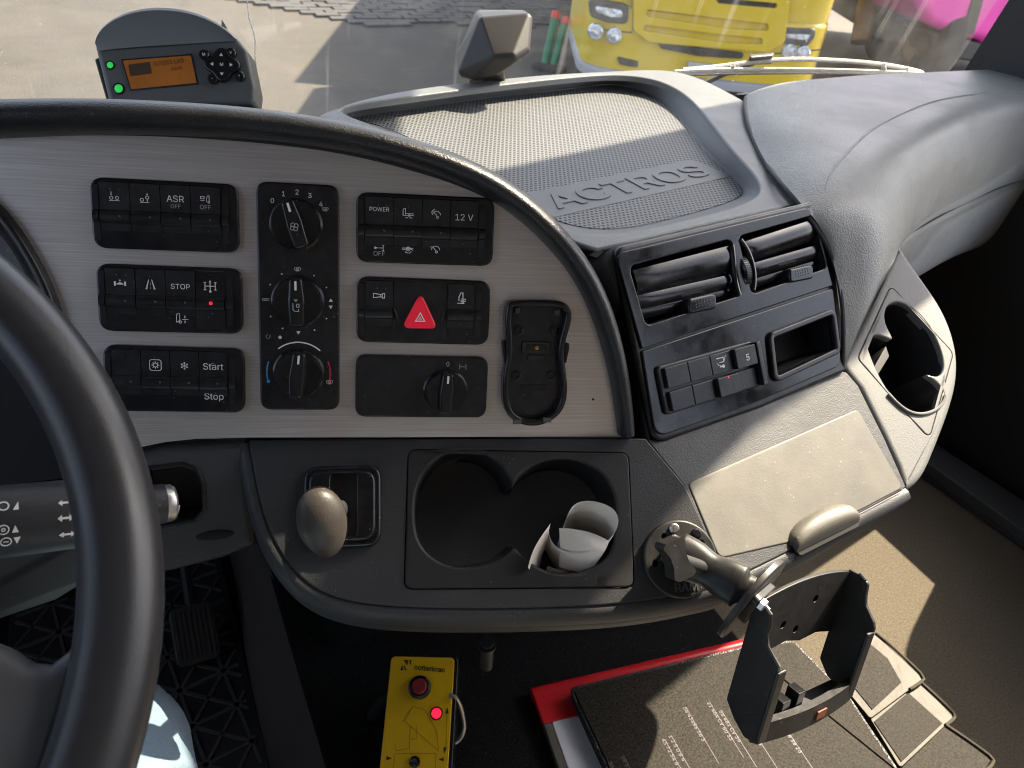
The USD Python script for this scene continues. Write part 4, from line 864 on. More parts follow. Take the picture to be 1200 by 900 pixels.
obj('arm', tube(np.array([(1.46, .98, 1.2), (1.55, 1.0, 1.2), (1.63, .98, 1.2)]), .02, 10), 'camera_black', mr)

sv = thing('added_visor', 'added dark visor above the windscreen, unseen, to shade the tray', 'sun visor', Fr((0.1, 1.0, 1.95), (1, 0, 0), (0, 1, 0)))  # out of view, added to shade the left of the tray
obj('visor_blade', rhull([(-1.3, .86, 2.02), (1.44, .86, 2.02), (-1.3, 1.28, 1.86), (1.44, 1.28, 1.86)], .012), 'camera_black', sv)
lc = obj('added_dash_core', box(.84, .34, .30, .54, .79, .10, .02), 'carpet_black', dash)  # added block under the hollow dash, keeps sunlight out
st_p = thing('passenger_seat', 'dark cloth passenger seat behind the carpet', 'seat', Fr((.98, -.45, CARPET), (1, 0, 0), (0, 1, 0)))
obj('cushion', box(.50, .46, .16, .98, -.42, .42, .05), 'seat_cloth', st_p); obj('backrest', box(.50, .16, .72, .98, -.72, .50, .05), 'seat_cloth', st_p); obj('base', box(.36, .36, .32, .98, -.44, CARPET, .03), 'black_matt', st_p)
# floors and walls of the footwells
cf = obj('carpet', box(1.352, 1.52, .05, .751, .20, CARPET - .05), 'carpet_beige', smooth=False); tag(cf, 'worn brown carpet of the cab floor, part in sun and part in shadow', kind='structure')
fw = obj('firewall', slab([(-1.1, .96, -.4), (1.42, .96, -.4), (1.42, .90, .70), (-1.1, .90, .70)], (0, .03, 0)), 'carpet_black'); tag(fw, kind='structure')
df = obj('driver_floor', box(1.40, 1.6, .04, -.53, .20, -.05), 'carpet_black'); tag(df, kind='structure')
tc = obj('console_shade_slab', T(plate(rrect(.60, .70, .03), CARPET - .01, CARPET + .008, .004), .372, .62), 'carpet_black'); tag(tc, 'black slab on the carpet standing in for the shade under the console', kind='structure')  # dark slab laid over the carpet as the shade of the console
# edge strip at the door
ss = thing('door_sill', 'grey textured sill strip along the edge of the carpet by the door', 'sill strip', Fr(hitz(1150, 565, .13), (1, 0, 0), (0, 1, 0)))
q = [hitz(a, b, .135) for a, b in ((1086, 514), (1260, 627), (1245, 651), (1074, 531))]
obj('strip', rhull([p + np.array([0, 0, -.004]) for p in q] + [p + np.array([0, 0, -.03]) for p in q], .004), 'sill_strip', ss)
q2 = [hitz(a, b, .112) for a, b in ((1074, 533), (1250, 655), (1246, 668), (1070, 545))]
obj('rubber_lip', rhull(q2, .003), 'mat_rubber', ss)
# side of the tunnel by the pedals
tt = [(270, 600), (312, 662), (336, 712), (356, 765), (372, 830), (388, 905), (396, 960)]; tb = [(250, 610), (272, 657), (280, 705), (288, 765), (302, 835), (318, 905), (328, 960)]
top_ = spl(np.array([hitz(a, b, .108) for a, b in tt]), 20); bot_ = spl(np.array([hitz(a, b, .004) for a, b in tb]), 20)
tn = thing('tunnel_side', 'dark brown moulded side trim of the engine tunnel beside the pedals', 'trim panel', Fr(bot_[10], (1, 0, 0), (0, 1, 0)))
obj('panel', skin([[b + np.array([-.01, 0, -.12]), b, b * .75 + t * .25 + np.array([-.006, 0, .006]), b * .3 + t * .7 + np.array([-.004, 0, .010]), t, t + np.array([.03, 0, -.004]), t + np.array([.04, 0, -.15])] for t, b in zip(top_, bot_)]), 'tunnel_trim', tn, smooth=60)
# rubber mat with a pattern of ribs, and the pedal
FM = 0.0
fm = thing('floor_mat', 'black rubber floor mat with a raised star pattern under the pedals', 'floor mat', Fr(hitz(250, 820, FM), (1, 0, 0), (0, 1, 0)))
mc = [hitz(a, b, FM) for a, b in ((60, 690), (235, 655), (300, 905), (330, 1000), (60, 1000))]
x0, y0 = -.20, .18; mw, mh, MX, MY = .31, .50, -.142, .70
obj('sheet', T(plate(rrect(mw, mh, .03), -.008, 0, .003), MX, MY, FM), 'mat_rubber', fm)
ribs = []; sp_ = .062
poly = sbox(MX - mw / 2 + .01, MY - mh / 2 + .01, MX + mw / 2 - .01, MY + mh / 2 - .01)
for a in (0, 45, 90, 135):
    a_ = rad(a + 8); dvec = np.array([math.cos(a_), math.sin(a_)]); nv = np.array([-dvec[1], dvec[0]])
    for k in range(-10, 11):
        s = sp_ if a in (0, 90) else sp_ / math.sqrt(2)
        c = np.array([MX, MY]) + nv * k * s; g = LineString([c - dvec, c + dvec]).intersection(poly)
        if g.is_empty or g.length < .02: continue
        (xa, ya), (xb, yb) = g.coords[0], g.coords[-1]; L = math.hypot(xb - xa, yb - ya)
        ribs.append(T(box(L, .0042, .0035), (xa + xb) / 2, (ya + yb) / 2, FM, rz=math.atan2(yb - ya, xb - xa)))
obj('raised_ribs', cat(ribs), 'mat_rib_lit', fm, smooth=False, kind='stuff')
pc = hitz(228, 742, FM + .045); pf = Fr(pc, (1, -.05, 0), (0, .8, .55))
pd_ = thing('pedal', 'black accelerator pedal with a ribbed pad', 'pedal', pf)
obj('pad', plate(rrect(.062, .085, .012), -.008, 0, .003), 'mat_rubber', pd_, pf)
for k in range(8): obj('rib', box(.0035, .07, .003, -.024 + k * .0068, 0, 0), 'mat_rubber', pd_, pf)
obj('arm', tube(np.array([pf.at(0, .03, -.006), pf.at(0, .10, -.02), pf.at(0, .2, .0)]), .008, 8), 'black_matt', pd_)

# trim left of the console, and the column stalk behind the wheel
LT = A.sub(0, 0, -.004)
lo = rounded(LT.poly([(150, 531), (200, 521), (287, 517), (291, 560), (297, 640), (262, 655), (195, 672), (110, 668), (60, 650), (70, 560)]), [.01, .03, .004, .02, .006, .02, .03, .03, .02, .02], 4)
rh = rounded(LT.poly([(160, 552), (214, 545), (230, 552), (237, 568), (238, 598), (229, 608), (170, 620)]), .005, 4)
tr_ = obj('column_trim', plate(lo, -.035, 0.0, .006, holes=[rh], hb=.002, seg=4), 'dash_plastic', dash, LT)
obj('recess_frame', plate(inset(ccw(rh), -.003), -.002, .0016, .0012, holes=[inset(ccw(rh), .0005)], hb=.0006), 'black_satin', tr_, LT)
well(inset(ccw(rh), 0.0002), LT, 0.0, .03, 'black_matt', tr_, 'recess', .002)
q = LT.p(252, 627); obj('finger_slot', T(ell(.0150, .0042, .0015, 3), q[0], q[1], .0002, rz=rad(6)), 'void_black', tr_, LT)
obj('trim_gap', slab([A.at(*A.p(287.5, 516), -.012), A.at(*A.p(294, 516), -.012), A.at(*A.p(304, 640), -.012), A.at(*A.p(296, 645), -.012)], -A.n * .004), 'void_black', tr_)
s0, s1 = P(-120, 625, .40), P(204, 589, .485); ax = nz(s1 - s0)
stf = Fr(s0, np.cross(ax, nz(EYE - s0)), np.cross(ax, np.cross(ax, nz(EYE - s0)))); L = np.linalg.norm(s1 - s0)
stf = Fr(s0, nz(np.cross(nz(EYE - s0), ax)), nz(EYE - s0 - ax * ((EYE - s0) @ ax)))
sk = thing('column_stalk', 'dark grey control stalk with white arrow symbols behind the steering wheel', 'stalk', stf)
obj('stem', lathe([(.0, 0), (.0205, 0), (.0205, L * .60), (.0200, L * .68), (.0150, L * .74), (.0125, L * .80), (.0125, L * .955)], 36), 'stalk_plastic', sk, stf, smooth=40)
obj('end_button', lathe([(.0112, L * .93), (.0118, L * .955), (.0118, L * .985), (.0105, L * 1.0), (.008, L * 1.006), (0, L * 1.009)], 30), 'key_silver', sk, stf, smooth=40, label='silver end button of the stalk')
bf_ = Fr(stf.at(0, 0, L * 1.0095), nz(stf.u), nz(stf.v)); 
obj('symbol', place(text('LIM', .0058, .0003), Fr(stf.at(0, 0, L * 1.0095), -stf.u * 0 + nz(np.cross(UP, stf.n)) if abs(stf.n @ UP) < .95 else stf.u, np.cross(stf.n, nz(np.cross(UP, stf.n))))), 'print_white', sk)
ff = Fr(stf.at(0, 0, 0), stf.n, nz(EYE - s0 - ax * ((EYE - s0) @ ax)))
def on_stalk(geom, s, px, py):
    """Print laid on the round stem, where the given pixel's ray meets it."""
    m = icon(geom, s, 0, 0, 0, .0002); d = ray(px, py); w0 = EYE - s0
    dp = d - ax * (d @ ax); wp = w0 - ax * (w0 @ ax); R = .0206; a_, b_, c_ = dp @ dp, 2 * dp @ wp, wp @ wp - R * R; D = b_ * b_ - 4 * a_ * c_
    if D <= 0: return
    t = (-b_ - math.sqrt(D)) / (2 * a_); p = EYE + d * t; al = (p - s0) @ ax; nrm = nz(p - s0 - ax * al); side = np.cross(nrm, ax)
    v = m.vertices; th = v[:, 1] / R
    w_ = s0 + np.outer(al + v[:, 0], ax) + np.outer((R + v[:, 2]) * np.cos(th), nrm) + np.outer((R + v[:, 2]) * np.sin(th), side if side @ CY > 0 else -side)
    obj('symbol', trimesh.Trimesh(w_, m.faces, process=False), 'print_white', sk)
arrow2 = strokes([line((-.6, 0), (.6, 0))], .3, [tri((-1, 0), (-.45, .5), (-.45, -.5)), tri((1, 0), (.45, .5), (.45, -.5))])
for gm, s, a, b in ((tri((-.3, -.7), (.6, -.7), (.6, .8)), .0040, 17, 593), (strokes([ring(0, 0, .7)], .2), .0044, 4, 593), (strokes([ring(0, 0, .8), ring(0, 0, .25)], .17), .0040, 4, 621), (tri((-.5, -.6), (.5, -.6), (0, .7)), .0040, 18, 620), (strokes([ring(0, 0, .8), line((-.4, 0), (.4, 0))], .17), .0040, 7, 635), (tri((-.5, .6), (.5, .6), (0, -.7)), .0040, 20, 633),
                    (arrow2, .0048, 77, 589), (arrow2, .0052, 77, 607), (strokes([line((-.7, 0), (.7, 0))], .35, [tri((-1.2, 0), (-.5, .5), (-.5, -.5)), tri((1.2, 0), (.5, .5), (.5, -.5))]), .0046, 79, 626)):
    on_stalk(gm, s * .78, a, b)
obj('column_shroud', rhull([P(-150, 640, .50), P(30, 640, .50), P(92, 630, .50), P(95, 668, .52), P(60, 690, .53), P(-150, 760, .5)], .008), 'black_matt', sk)

# steering wheel
wc = np.array([-.26388749, .28810392, .78283169]); wn = nz((.04278119, -.48888602, .87129802)); wa = nz(np.cross(UP, wn)); WH = Fr(wc, wa, np.cross(wn, wa))
sw = thing('steering_wheel', 'black leather steering wheel rim with a grey lower spoke', 'steering wheel', WH)
R, rr = .228, .0170; th = np.linspace(0, 2 * math.pi, 161); rows = []
for t in th:
    c = np.array([math.cos(t), math.sin(t)]); row = []
    for p in np.linspace(0, 2 * math.pi, 28, endpoint=False):
        ca, sa = math.cos(p), math.sin(p); k = 1 + 0.05 * math.cos(2 * p + .6) + 0.03 * math.exp(-((p - 3.5) / .22) ** 2)
        row.append(WH.at(*(c * (R + rr * k * ca)), rr * k * 1.02 * sa))
    rows.append(row)
obj('rim', skin(rows, closed=True), 'wheel_leather', sw, smooth=True)
spk = WH.poly([(97, 700), (92, 735), (78, 762), (58, 777), (38, 775), (10, 757), (-30, 742), (-160, 720), (-200, 1000), (100, 1080), (172, 905), (190, 800), (193, 720), (150, 690)], -.004)
core = Polygon(spk); ringp = Point(0, 0).buffer(R - .004, 64); core = core.intersection(ringp)
cp = max(getattr(core, 'geoms', [core]), key=lambda g: g.area); cp = np.array(cp.exterior.coords)[:-1]
obj('spoke', plate(cp, -.020, -.002, .009, seg=5), 'wheel_spoke', sw, WH, smooth=50, label='grey lower right spoke of the wheel')
obj('hub', lathe([(.0, .010), (.07, .008), (.088, 0), (.09, -.03), (0, -.03)], 48), 'wheel_spoke', sw, WH)
obj('spoke', plate([(-.22, -.02), (-.05, -.05), (-.05, .03), (-.22, .02)], -.016, -.004, .005), 'wheel_spoke', sw, WH)
obj('column', tube(np.array([WH.at(0, 0, -.03), WH.at(0, -.01, -.16), WH.at(0, -.02, -.3)]), .035, 20), 'black_matt', sw)

# the driver's leg
K = P(112, 905, .60); hip = K + np.array([.03, -.46, .03]); ank = K + np.array([-.07, .13, -.36]); toe = ank + np.array([-.02, .16, -.06])
def limb(js, sub=.012):
    from manifold3d import Manifold
    parts = []
    for (p, r), (q, s) in zip(js[:-1], js[1:]):
        a = trimesh.creation.icosphere(3, r).vertices + p; b = trimesh.creation.icosphere(3, s).vertices + q
        parts.append(Manifold.hull_points(np.vstack([a, b])))
    m = parts[0]
    for p in parts[1:]: m = m + p
    m = m.refine_to_length(sub).to_mesh(); t = trimesh.Trimesh(m.vert_properties[:, :3], m.tri_verts, process=True)
    trimesh.smoothing.filter_taubin(t, iterations=12); return t
pr = thing('person', 'driver in faded blue jeans, right knee below the steering wheel', 'person', Fr(hip, (1, 0, 0), (0, 1, 0)))
lg = limb([(hip + np.array([0, -.05, 0]), .105), (hip, .10), (K + np.array([0, -.12, .01]), .082), (K, .072), (K + np.array([0, .04, -.10]), .062), (ank * .55 + K * .45, .06), (ank, .042), (toe, .035)], .010)
n_ = meshkit.fbm(lg.vertices * np.array([9, 22, 14]), 4, 3) - .5; n2 = meshkit.fbm(lg.vertices * 55, 3, 8) - .5
lg.vertices = lg.vertices + lg.vertex_normals * (n_ * .012 + n2 * .002)[:, None]
obj('body', lg, 'denim', pr, smooth=True)
obj('seam', tube(np.array([P(a, b, d) for a, b, d in ((214, 862, .60), (205, 838, .61))]), .0006, 5), 'denim', pr) if False else None

# ------------------------------------------------------------------ devices fixed to the dash
# handset cradle on the metal panel
co = spl(A.poly([(595, 354), (606, 351), (640, 351), (659, 354), (667, 362), (667, 378), (663, 392), (660, 410), (661, 430), (663, 448), (662, 466), (656, 481), (643, 492), (628, 497), (612, 496), (598, 489), (590, 476), (588, 458), (589, 438), (592, 420), (592, 398), (591, 378), (592, 362)], .006), 110, closed=True); co = ccw(co); cw_ = inset(co, .0052)
cr = thing('handset_cradle', 'empty black handset cradle screwed to the metal panel beside the hood', 'handset cradle', A.sub(*A.p(627, 425)))
obj('shell', plate(co, 0.0, .0125, .0022, holes=[cw_], hb=.0018, seg=4), 'black_gloss', cr, A)
obj('floor', plate(inset(cw_, -.001), 0.0, .0038, .0004), 'black_satin', cr, A)
for a, b in ((608, 387), (649, 387), (605, 440), (646, 440)):
    x, y = A.p(a, b, .004); s = obj('screw', T(lathe([(.0042, 0), (.0040, .0012), (.0028, .0014), (.0024, .0004), (0, .0003)], 18), x, y, .0037), 'black_gloss', cr, A)
x, y = A.p(628, 407, .004); obj('contact_block', T(box(.024, .0095, .0022, 0, 0, .0036, .001), x, y), 'black_matt', cr, A); obj('contact_plate', T(box(.017, .0052, .0008, 0, 0, .0057, .0005), x, y), 'black_gloss', cr, A)
obj('contact', T(lathe([(.0019, 0), (.0018, .0008), (0, .0012)], 14), x, y, .0062), 'brass', cr, A)
x, y = A.p(628, 419, .004); obj('latch', T(box(.014, .0040, .0012, 0, 0, .0036, .0006), x, y), 'black_matt', cr, A)
x, y = A.p(625, 454, .004); obj('badge', T(box(.022, .0052, .0007, 0, 0, .0036, .0004), x, y), 'black_gloss', cr, A)
for a, b in ((606, 364), (653, 366)):
    x, y = A.p(a, b, .006); obj('guide_rib', T(box(.0038, .0048, .0035, 0, 0, .0036, .0006), x, y), 'rocker_grey', cr, A)
for s, pts_ in ((-1, [(592, 398), (588, 401), (589, 410), (591, 428), (593, 425)]), (1, [(661, 402), (667, 402), (667, 408), (663, 426), (661, 424)])):
    obj('side_clip', plate(rounded(A.poly(pts_, .006), .0012, 3), .001, .0075, .0010), 'black_gloss', cr, A)
for a, b in ((606, 494), (641, 492)):
    x, y = A.p(a, b, .012); obj('foot_lug', T(box(.007, .004, .002, 0, 0, .0115, .0008), x, y), 'rocker_grey', cr, A)

# toll unit behind the hood
OB = facing(P(205, 85, .76), -.10, .10); OB.o = OB.o - CX * .0055 + CY * .004
ob = thing('toll_unit', 'grey toll box with amber screen and round keys on the dash', 'toll unit', OB.sub(0, -.05, -.02))
face = rounded(OB.poly([(111, 56), (278, 44), (290, 60), (299, 104), (297, 122), (128, 124)]), [.004, .006, .01, .01, .006, .006], 5)
obj('case', plate(face, -.035, 0, .005, seg=4), 'toll_grey', ob, OB)
back = rounded(OB.poly([(106, 66), (120, 60), (140, 135), (126, 135)]), .002, 2); obj('bracket', plate(back, -.03, -.008, .002), 'black_matt', ob, OB)
vis = [(113, 50), (122, 40), (150, 27), (195, 21), (235, 25), (262, 35), (277, 46)]; low_ = [(114, 60), (125, 58.5), (152, 56), (196, 53), (236, 50.5), (262, 49), (277, 48.5)]
va, vb = spl(OB.poly(vis), 30), spl(OB.poly(low_), 30); rows = []
for i in range(30):
    e = math.sin(math.pi * (i + .6) / 30.2) ** .7
    rows.append([OB.at(*vb[i], -.02), OB.at(*(va[i]), -.030), OB.at(*(va[i] + np.array([0, .003 * e])), -.012), OB.at(*(va[i] + np.array([0, .0022 * e])), .020 * e), OB.at(*(va[i] - np.array([0, .001])), .0225 * e), OB.at(*(va[i] * .97 + vb[i] * .03 - np.array([0, .0014])), .021 * e), OB.at(*(va[i] * .55 + vb[i] * .45), .0095 * e), OB.at(*vb[i], .0005)])
obj('visor', skin(rows), 'toll_hood', ob, smooth=40)
scr = OB.poly([(144, 71), (224, 65), (231, 97.5), (154, 105)], 0); obj('screen', plate(rounded(scr, .001, 2), 0.0, .0007, .0003), 'lcd_amber', ob, OB, label='amber liquid crystal screen with dark lettering'); 
obj('screen_frame', plate(inset(ccw(scr), -.0012), -.001, .0010, .0005, holes=[inset(ccw(scr), .0002)], hb=.0003), 'black_satin', ob, OB)
df_ = OB.quad((144, 71), (224, 65), (231, 97.5), (154, 105), .0008)[0]
obj('display_block', T(flat(sbox(-.0105, -.006, .0105, .0052), 0, .0002), -.019, .006), 'lcd_dark', ob, df_)
obj('display_text', T(text('070516AB', .0042, .0002), .010, .0085), 'lcd_dark', ob, df_); obj('display_text', T(text('12:05', .003, .0002), .016, .0018), 'lcd_dark', ob, df_)
for a, b, r in ((129.5, 76.5, .0032), (139.5, 104, .0042)):
    x, y = OB.p(a, b); bz = obj('lamp_bezel', T(lathe([(r * 1.35, 0), (r * 1.3, .0012), (r, .0013), (r, .0003)], 20), x, y), 'black_gloss', ob, OB); obj('status_lamp', T(lathe([(r, .0), (r * .9, .0014), (0, .0018)], 18), x, y), 'lamp_green', ob, OB)
x, y = OB.p(261, 77); obj('key_pad', T(plate(spl([(math.cos(t) * (.0155 + .0022 * math.cos(4 * t)), math.sin(t) * (.0145 + .0022 * math.cos(4 * t))) for t in np.linspace(0, 2 * math.pi, 33)[:-1]], 64, closed=True), 0, .0042, .002, seg=4), x, y), 'black_gloss', ob, OB)
for a in range(4): obj('symbol', T(T(flat(tri((-.0018, -.0012), (.0018, -.0012), (0, .0018)), 0, .0002), 0, .0092, .0044), x, y, rz=0) if a == 0 else T(T(flat(tri((-.0018, -.0012), (.0018, -.0012), (0, .0018)), 0, .0002), 0, .0092, .0044, rz=0), 0, 0, 0, rz=a * math.pi / 2).apply_translation((x, y, 0)), 'print_white', ob, OB)
obj('symbol', T(text('M', .003, .0002), x, y, .0044), 'print_white', ob, OB)
for a, b, tx in ((240, 65, 'M'), (271.5, 63, 'V'), (250, 93, '-'), (281.5, 90, '+')):
    x, y = OB.p(a, b); obj('round_key', T(lathe([(.0052, 0), (.0050, .0026), (.0040, .0036), (0, .0038)], 22), x, y), 'black_gloss', ob, OB); obj('symbol', T(text(tx, .0028, .0002), x, y, .004), 'print_white', ob, OB)
for a, b in ((155, 21), (187, 16), (218, 18), (262, 27)):
    x, y = OB.p(a, b, -.02); obj('fin', T(hull([(-.002, -.004, -.006), (.003, -.004, -.006), (-.002, -.004, .0), (.003, -.004, .0), (-.002, .004, -.003)]), x, y, -.018), 'toll_hood', ob, OB)
obj('foot', rhull([OB.at(-.05, -.04, -.03), OB.at(.06, -.04, -.03), OB.at(.06, -.10, -.06), OB.at(-.05, -.10, -.06)], .006), 'black_matt', ob)
# thin cable hanging by the windscreen
cb = thing('cable', 'thin white cable hanging beside the toll box', 'cable', WORLD.sub(0, .8, .8)); obj('wire', tube(spl(np.array([P(a, b, .80) for a, b in ((285, -30), (290, 0), (292, 22), (298, 42), (299, 62), (300, 75))]), 30), .0006, 6), 'cable_white', cb)
# camera box on the far edge of the dash
cm_ = thing('dash_camera', 'black wedge-shaped sensor box on the far edge of the tray', 'camera', Fr(P(580, 80, 1.02), (1, 0, 0), (0, 1, 0)))
obj('housing', rhull([P(567, 28, .985), P(616, 24, .99), P(613, 58, .985), P(600, 66, .975), P(580, 67, .975), P(563, 20, 1.05), P(611, 20, 1.06), P(543, 66, 1.03), P(545, 83, 1.00), P(580, 80, .99), P(558, 86, .995)], .009, 3), 'camera_black', cm_, smooth=70)
obj('foot', rhull([P(553, 86, .995), P(588, 82, 1.0), P(590, 96, 1.03), P(552, 98, 1.02)], .003), 'camera_black', cm_)
rw = thing('rear_wall', 'grey rear wall of the cab behind the seats', 'wall', Fr((0, -1.0, .8), (1, 0, 0), (0, 1, 0))); obj('panel', box(2.75, .05, 2.45, .10, -1.0, -.3), 'cab_fabric', rw)
ld = thing('driver_door', 'dark driver door with its window', 'door', Fr((-1.22, .2, .2), (1, 0, 0), (0, 1, 0))); LD = Fr((-1.22, 0, 0), (0, -1, 0), (0, 0, 1))
obj('door_panel', plate([(-1.0, -.45), (1.0, -.45), (1.0, 2.12), (-.69, 2.12), (-1.0, .80)], -.05, 0, .004, holes=[rounded([(-.9, .80), (.35, .72), (.35, 1.85), (-.66, 1.85)], .06)], hb=.01), 'door_trim', ld, LD)
# paper rolled up in the right cup
pp = thing('paper_roll', 'white paper receipts rolled up loosely in the right cup of the console', 'paper', Fr(B.at(*B.p(668, 640), -.06), B.u, B.v))
cb_, ct_ = B.p(674, 648, -.045), B.p(686, 614, .010); th_ = np.linspace(0, 1, 110); rows = []
rs2 = np.random.default_rng(3)
for t in th_:
    # a spiral wall from the inner end round to the flap that runs off to the left
    row = []
    for s_ in np.linspace(0, 1, 14):
        c = np.array([*(cb_ * (1 - s_) + ct_ * s_), -.047 * (1 - s_) + .012 * s_])
        if t < .74:
            a = rad(250 - 430 * (t / .74)); r = .0120 + .0150 * (t / .74) ** .8; r *= 1 + .05 * math.sin(3 * a + 2 * s_)
            x, y = r * math.cos(a) * (1 + .12 * s_), r * math.sin(a) * .92
            lift = (.015 * math.sin(a + .4) + .004 * math.sin(3 * a)) * s_
        else:
            u = (t - .74) / .26; a = rad(250 - 430); r = .0277; x0, y0 = r * math.cos(a) * (1 + .12 * s_), r * math.sin(a) * .92
            x = x0 - .002 * u - .014 * u * s_ - .003 * math.sin(u * 3) ; y = y0 - .034 * u; lift = -.018 * u * s_ + .012 * s_
        p = B.at(c[0] + x, c[1] + y, c[2] + lift); row.append(p + B.n * .0008 * math.sin(9 * s_ + 30 * t))
    rows.append(row)
obj('sheet', skin(rows), 'paper_white', pp, smooth=50)
pf_ = [[B.hitp(a, b, h) for a, b, h in r] for r in ([(655, 619, .002), (684, 622, .010), (714, 634, .004)], [(656, 636, -.004), (682, 641, .004), (706, 650, -.002)], [(655, 664, -.016), (672, 669, -.013), (689, 674, -.016)])]
obj('folded_sheet', skin(refine(pf_, 14, 14)), 'paper_white', pp, smooth=60)
pf_ = [[B.hitp(a, b, h) for a, b, h in r] for r in ([(642, 663, -.010), (656, 668, -.006), (676, 676, -.010)], [(637, 676, -.018), (654, 679, -.016), (678, 682, -.018)])]
obj('folded_sheet', skin(refine(pf_, 8, 8)), 'paper_white', pp, smooth=60)

# ball mount and device holder
bf = B.sub(*B.p(795, 655), .0005)
rm = thing('device_mount', 'black ball-joint mount bolted to the console carrying an empty device holder', 'device mount', bf)
dr_ = .0318
base = obj('base_disc', plate(circle(dr_, 48), 0, .006, .002, holes=[circle(.0030, 12, .022 * math.cos(a), .022 * math.sin(a)) for a in (.6, 2.2, 3.3)], hb=.0004), 'mount_black', rm, bf)
obj('ball', T(ell(.0125, .0125, .0125, 3), 0, 0, .019), 'black_matt', base, bf); obj('neck', lathe([(.013, .006), (.0075, .010), (.007, .02)], 24), 'mount_black', base, bf)
t_ = text('RAM', .0068, .0010, True); obj('lettering', T(t_, .003, -.0225, .0058, rz=.06), 'rocker_grey', base, bf)
for a, r in ((1.75, .025), (.95, .025)):
    s = obj('screw', T(lathe([(.0045, 0), (.0043, .002), (.003, .0032), (0, .0034)], 18), r * math.cos(a), r * math.sin(a), .0055), 'steel' if a == 1.75 else 'black_gloss', base, bf); 
D0 = P(884, 704, .590); DN = nz(camv(.66, .56, -.45)); DF_ = Fr(D0, nz(np.cross(UP, DN)), np.cross(DN, np.cross(UP, DN)))
b0 = bf.at(.001, 0, .019); b1 = D0 - DN * .020; av = nz(b1 - b0); side_ = nz(np.cross(av, CF)); nrm_ = np.cross(side_, av)
arm_t = np.linspace(-.018, np.linalg.norm(b1 - b0) + .014, 26); Lb = np.linalg.norm(b1 - b0)
prof = [.0172 - .0035 * math.exp(-((t - Lb / 2) / (.26 * Lb)) ** 2) if -.010 < t < Lb + .008 else .012 for t in arm_t]
for s in (-1, 1):
    pts_ = np.array([b0 + av * t + nrm_ * s * .0058 for t in arm_t]); obj('arm_half', tube(pts_, prof, 16, sq=.50, up=side_) if False else tube(pts_, prof, 18, sq=np.array([.55] * 26), up=side_), 'mount_black', rm, smooth=50)
kc_ = b0 + av * (Lb * .30) - CF * .020 + side_ * 0; kn0 = Fr(kc_, side_, nz(av * .55 + CF * -.2))
kd = P(790, 654, .572); kf2 = Fr(kd, camv(.35, .95, 0), camv(-.95, .35, -.25))
wing = [(-.0150, -.006), (-.0125, -.0095), (-.004, -.0065), (.004, -.0065), (.0125, -.0095), (.0150, -.006), (.0150, .006), (.0125, .0095), (.004, .0065), (-.004, .0065), (-.0125, .0095), (-.015, .006)]
obj('wing_knob', plate(rounded(wing, .003, 4), -.010, .0095, .003, seg=4), 'mount_black', rm, kf2)
obj('clamp_bolt', tube(np.array([kd, kd * .4 + (b0 + av * Lb * .45) * .6, b0 + av * Lb * .5]), .0055, 12), 'black_matt', rm)
obj('ball', place(T(ell(.0125, .0125, .0125, 3), 0, 0, -.020), DF_), 'black_matt', rm); obj('neck', lathe([(.006, -.02), (.007, -.008), (.014, -.004)], 20), 'mount_black', rm, DF_)
obj('back_disc', plate(circle(.0385, 56), -.005, .0, .0018), 'mount_black', rm, DF_)
obj('diamond_plate', T(plate(rounded([(-.032, 0), (0, -.020), (.032, 0), (0, .020)], .006, 5), 0.0005, .006, .0016), rz=-.9), 'mount_black', rm, DF_)
for a in (-.9, -.9 + math.pi):
    obj('nut', T(lathe([(.0052, .006), (.0052, .0095), (.0042, .0105), (.0025, .0106), (.0022, .0135), (0, .0138)], 6), .0235 * math.cos(a), .0235 * math.sin(a), 0), 'steel', rm, DF_, smooth=20)
H = Fr(P(888.5, 708, .57), (.978, .057, -.202), (.182, .254, .95)); HW, HH, HD, TK = .118, .100, .033, .0030; KZ = np.array([.70, .735])
hd = thing('device_holder', 'empty black plastic device holder open at the front with a cut-out base', 'device holder', H.sub(HW / 2, -HH / 2))
bp = [(0, 0)] + [(HW * t, .008 * math.sin(math.pi * t) ** .8) for t in np.linspace(.06, .94, 12)] + [(HW, 0), (HW, -.060), (HW * .80, -.054), (HW * .62, -.056), (HW * .45, -.050), (HW * .2, -.054), (0, -.058)]
hp = [(.022, -.022), (.042, -.031), (.062, -.041), (.078, -.016)]
obj('back_plate', plate(bp, -TK, 0, .0008, holes=[circle(.0034, 16, x, y) for x, y in hp], hb=.0004), 'mount_black', hd, H)
obj('hole_back', plate([(.012, -.008), (.10, -.008), (.10, -.048), (.012, -.048)], -TK - .004, -TK - .0005, .0005), 'void_black', hd, H)
WF = Fr(H.at(0, 0, 0), H.n, H.v)
wall = rounded(KZ * [(-TK, .002), (.012, .003), (.018, .001), (.0215, -.012), (.019, -.022), (.024, -.034), (.044, -.046), (.047, -.052), (.047, -.142), (.030, -.146), (.012, -.136), (-TK, -.122)], [.002, .003, .004, .004, .006, .006, .004, .002, .003, .004, .006, .004], 4)
wallr = rounded(KZ * [(-TK, .002), (.014, .003), (.024, -.002), (.026, -.016), (.029, -.026), (.044, -.040), (.047, -.046), (.047, -.138), (.030, -.142), (.012, -.136), (-TK, -.122)], [.002, .003, .004, .004, .006, .004, .002, .003, .004, .006, .004], 4)
obj('side_wall', plate(wall, 0, TK, .001), 'mount_black', hd, WF); obj('side_wall', T(plate(wallr, 0, TK, .001), 0, 0, -HW - TK), 'mount_black', hd, WF)
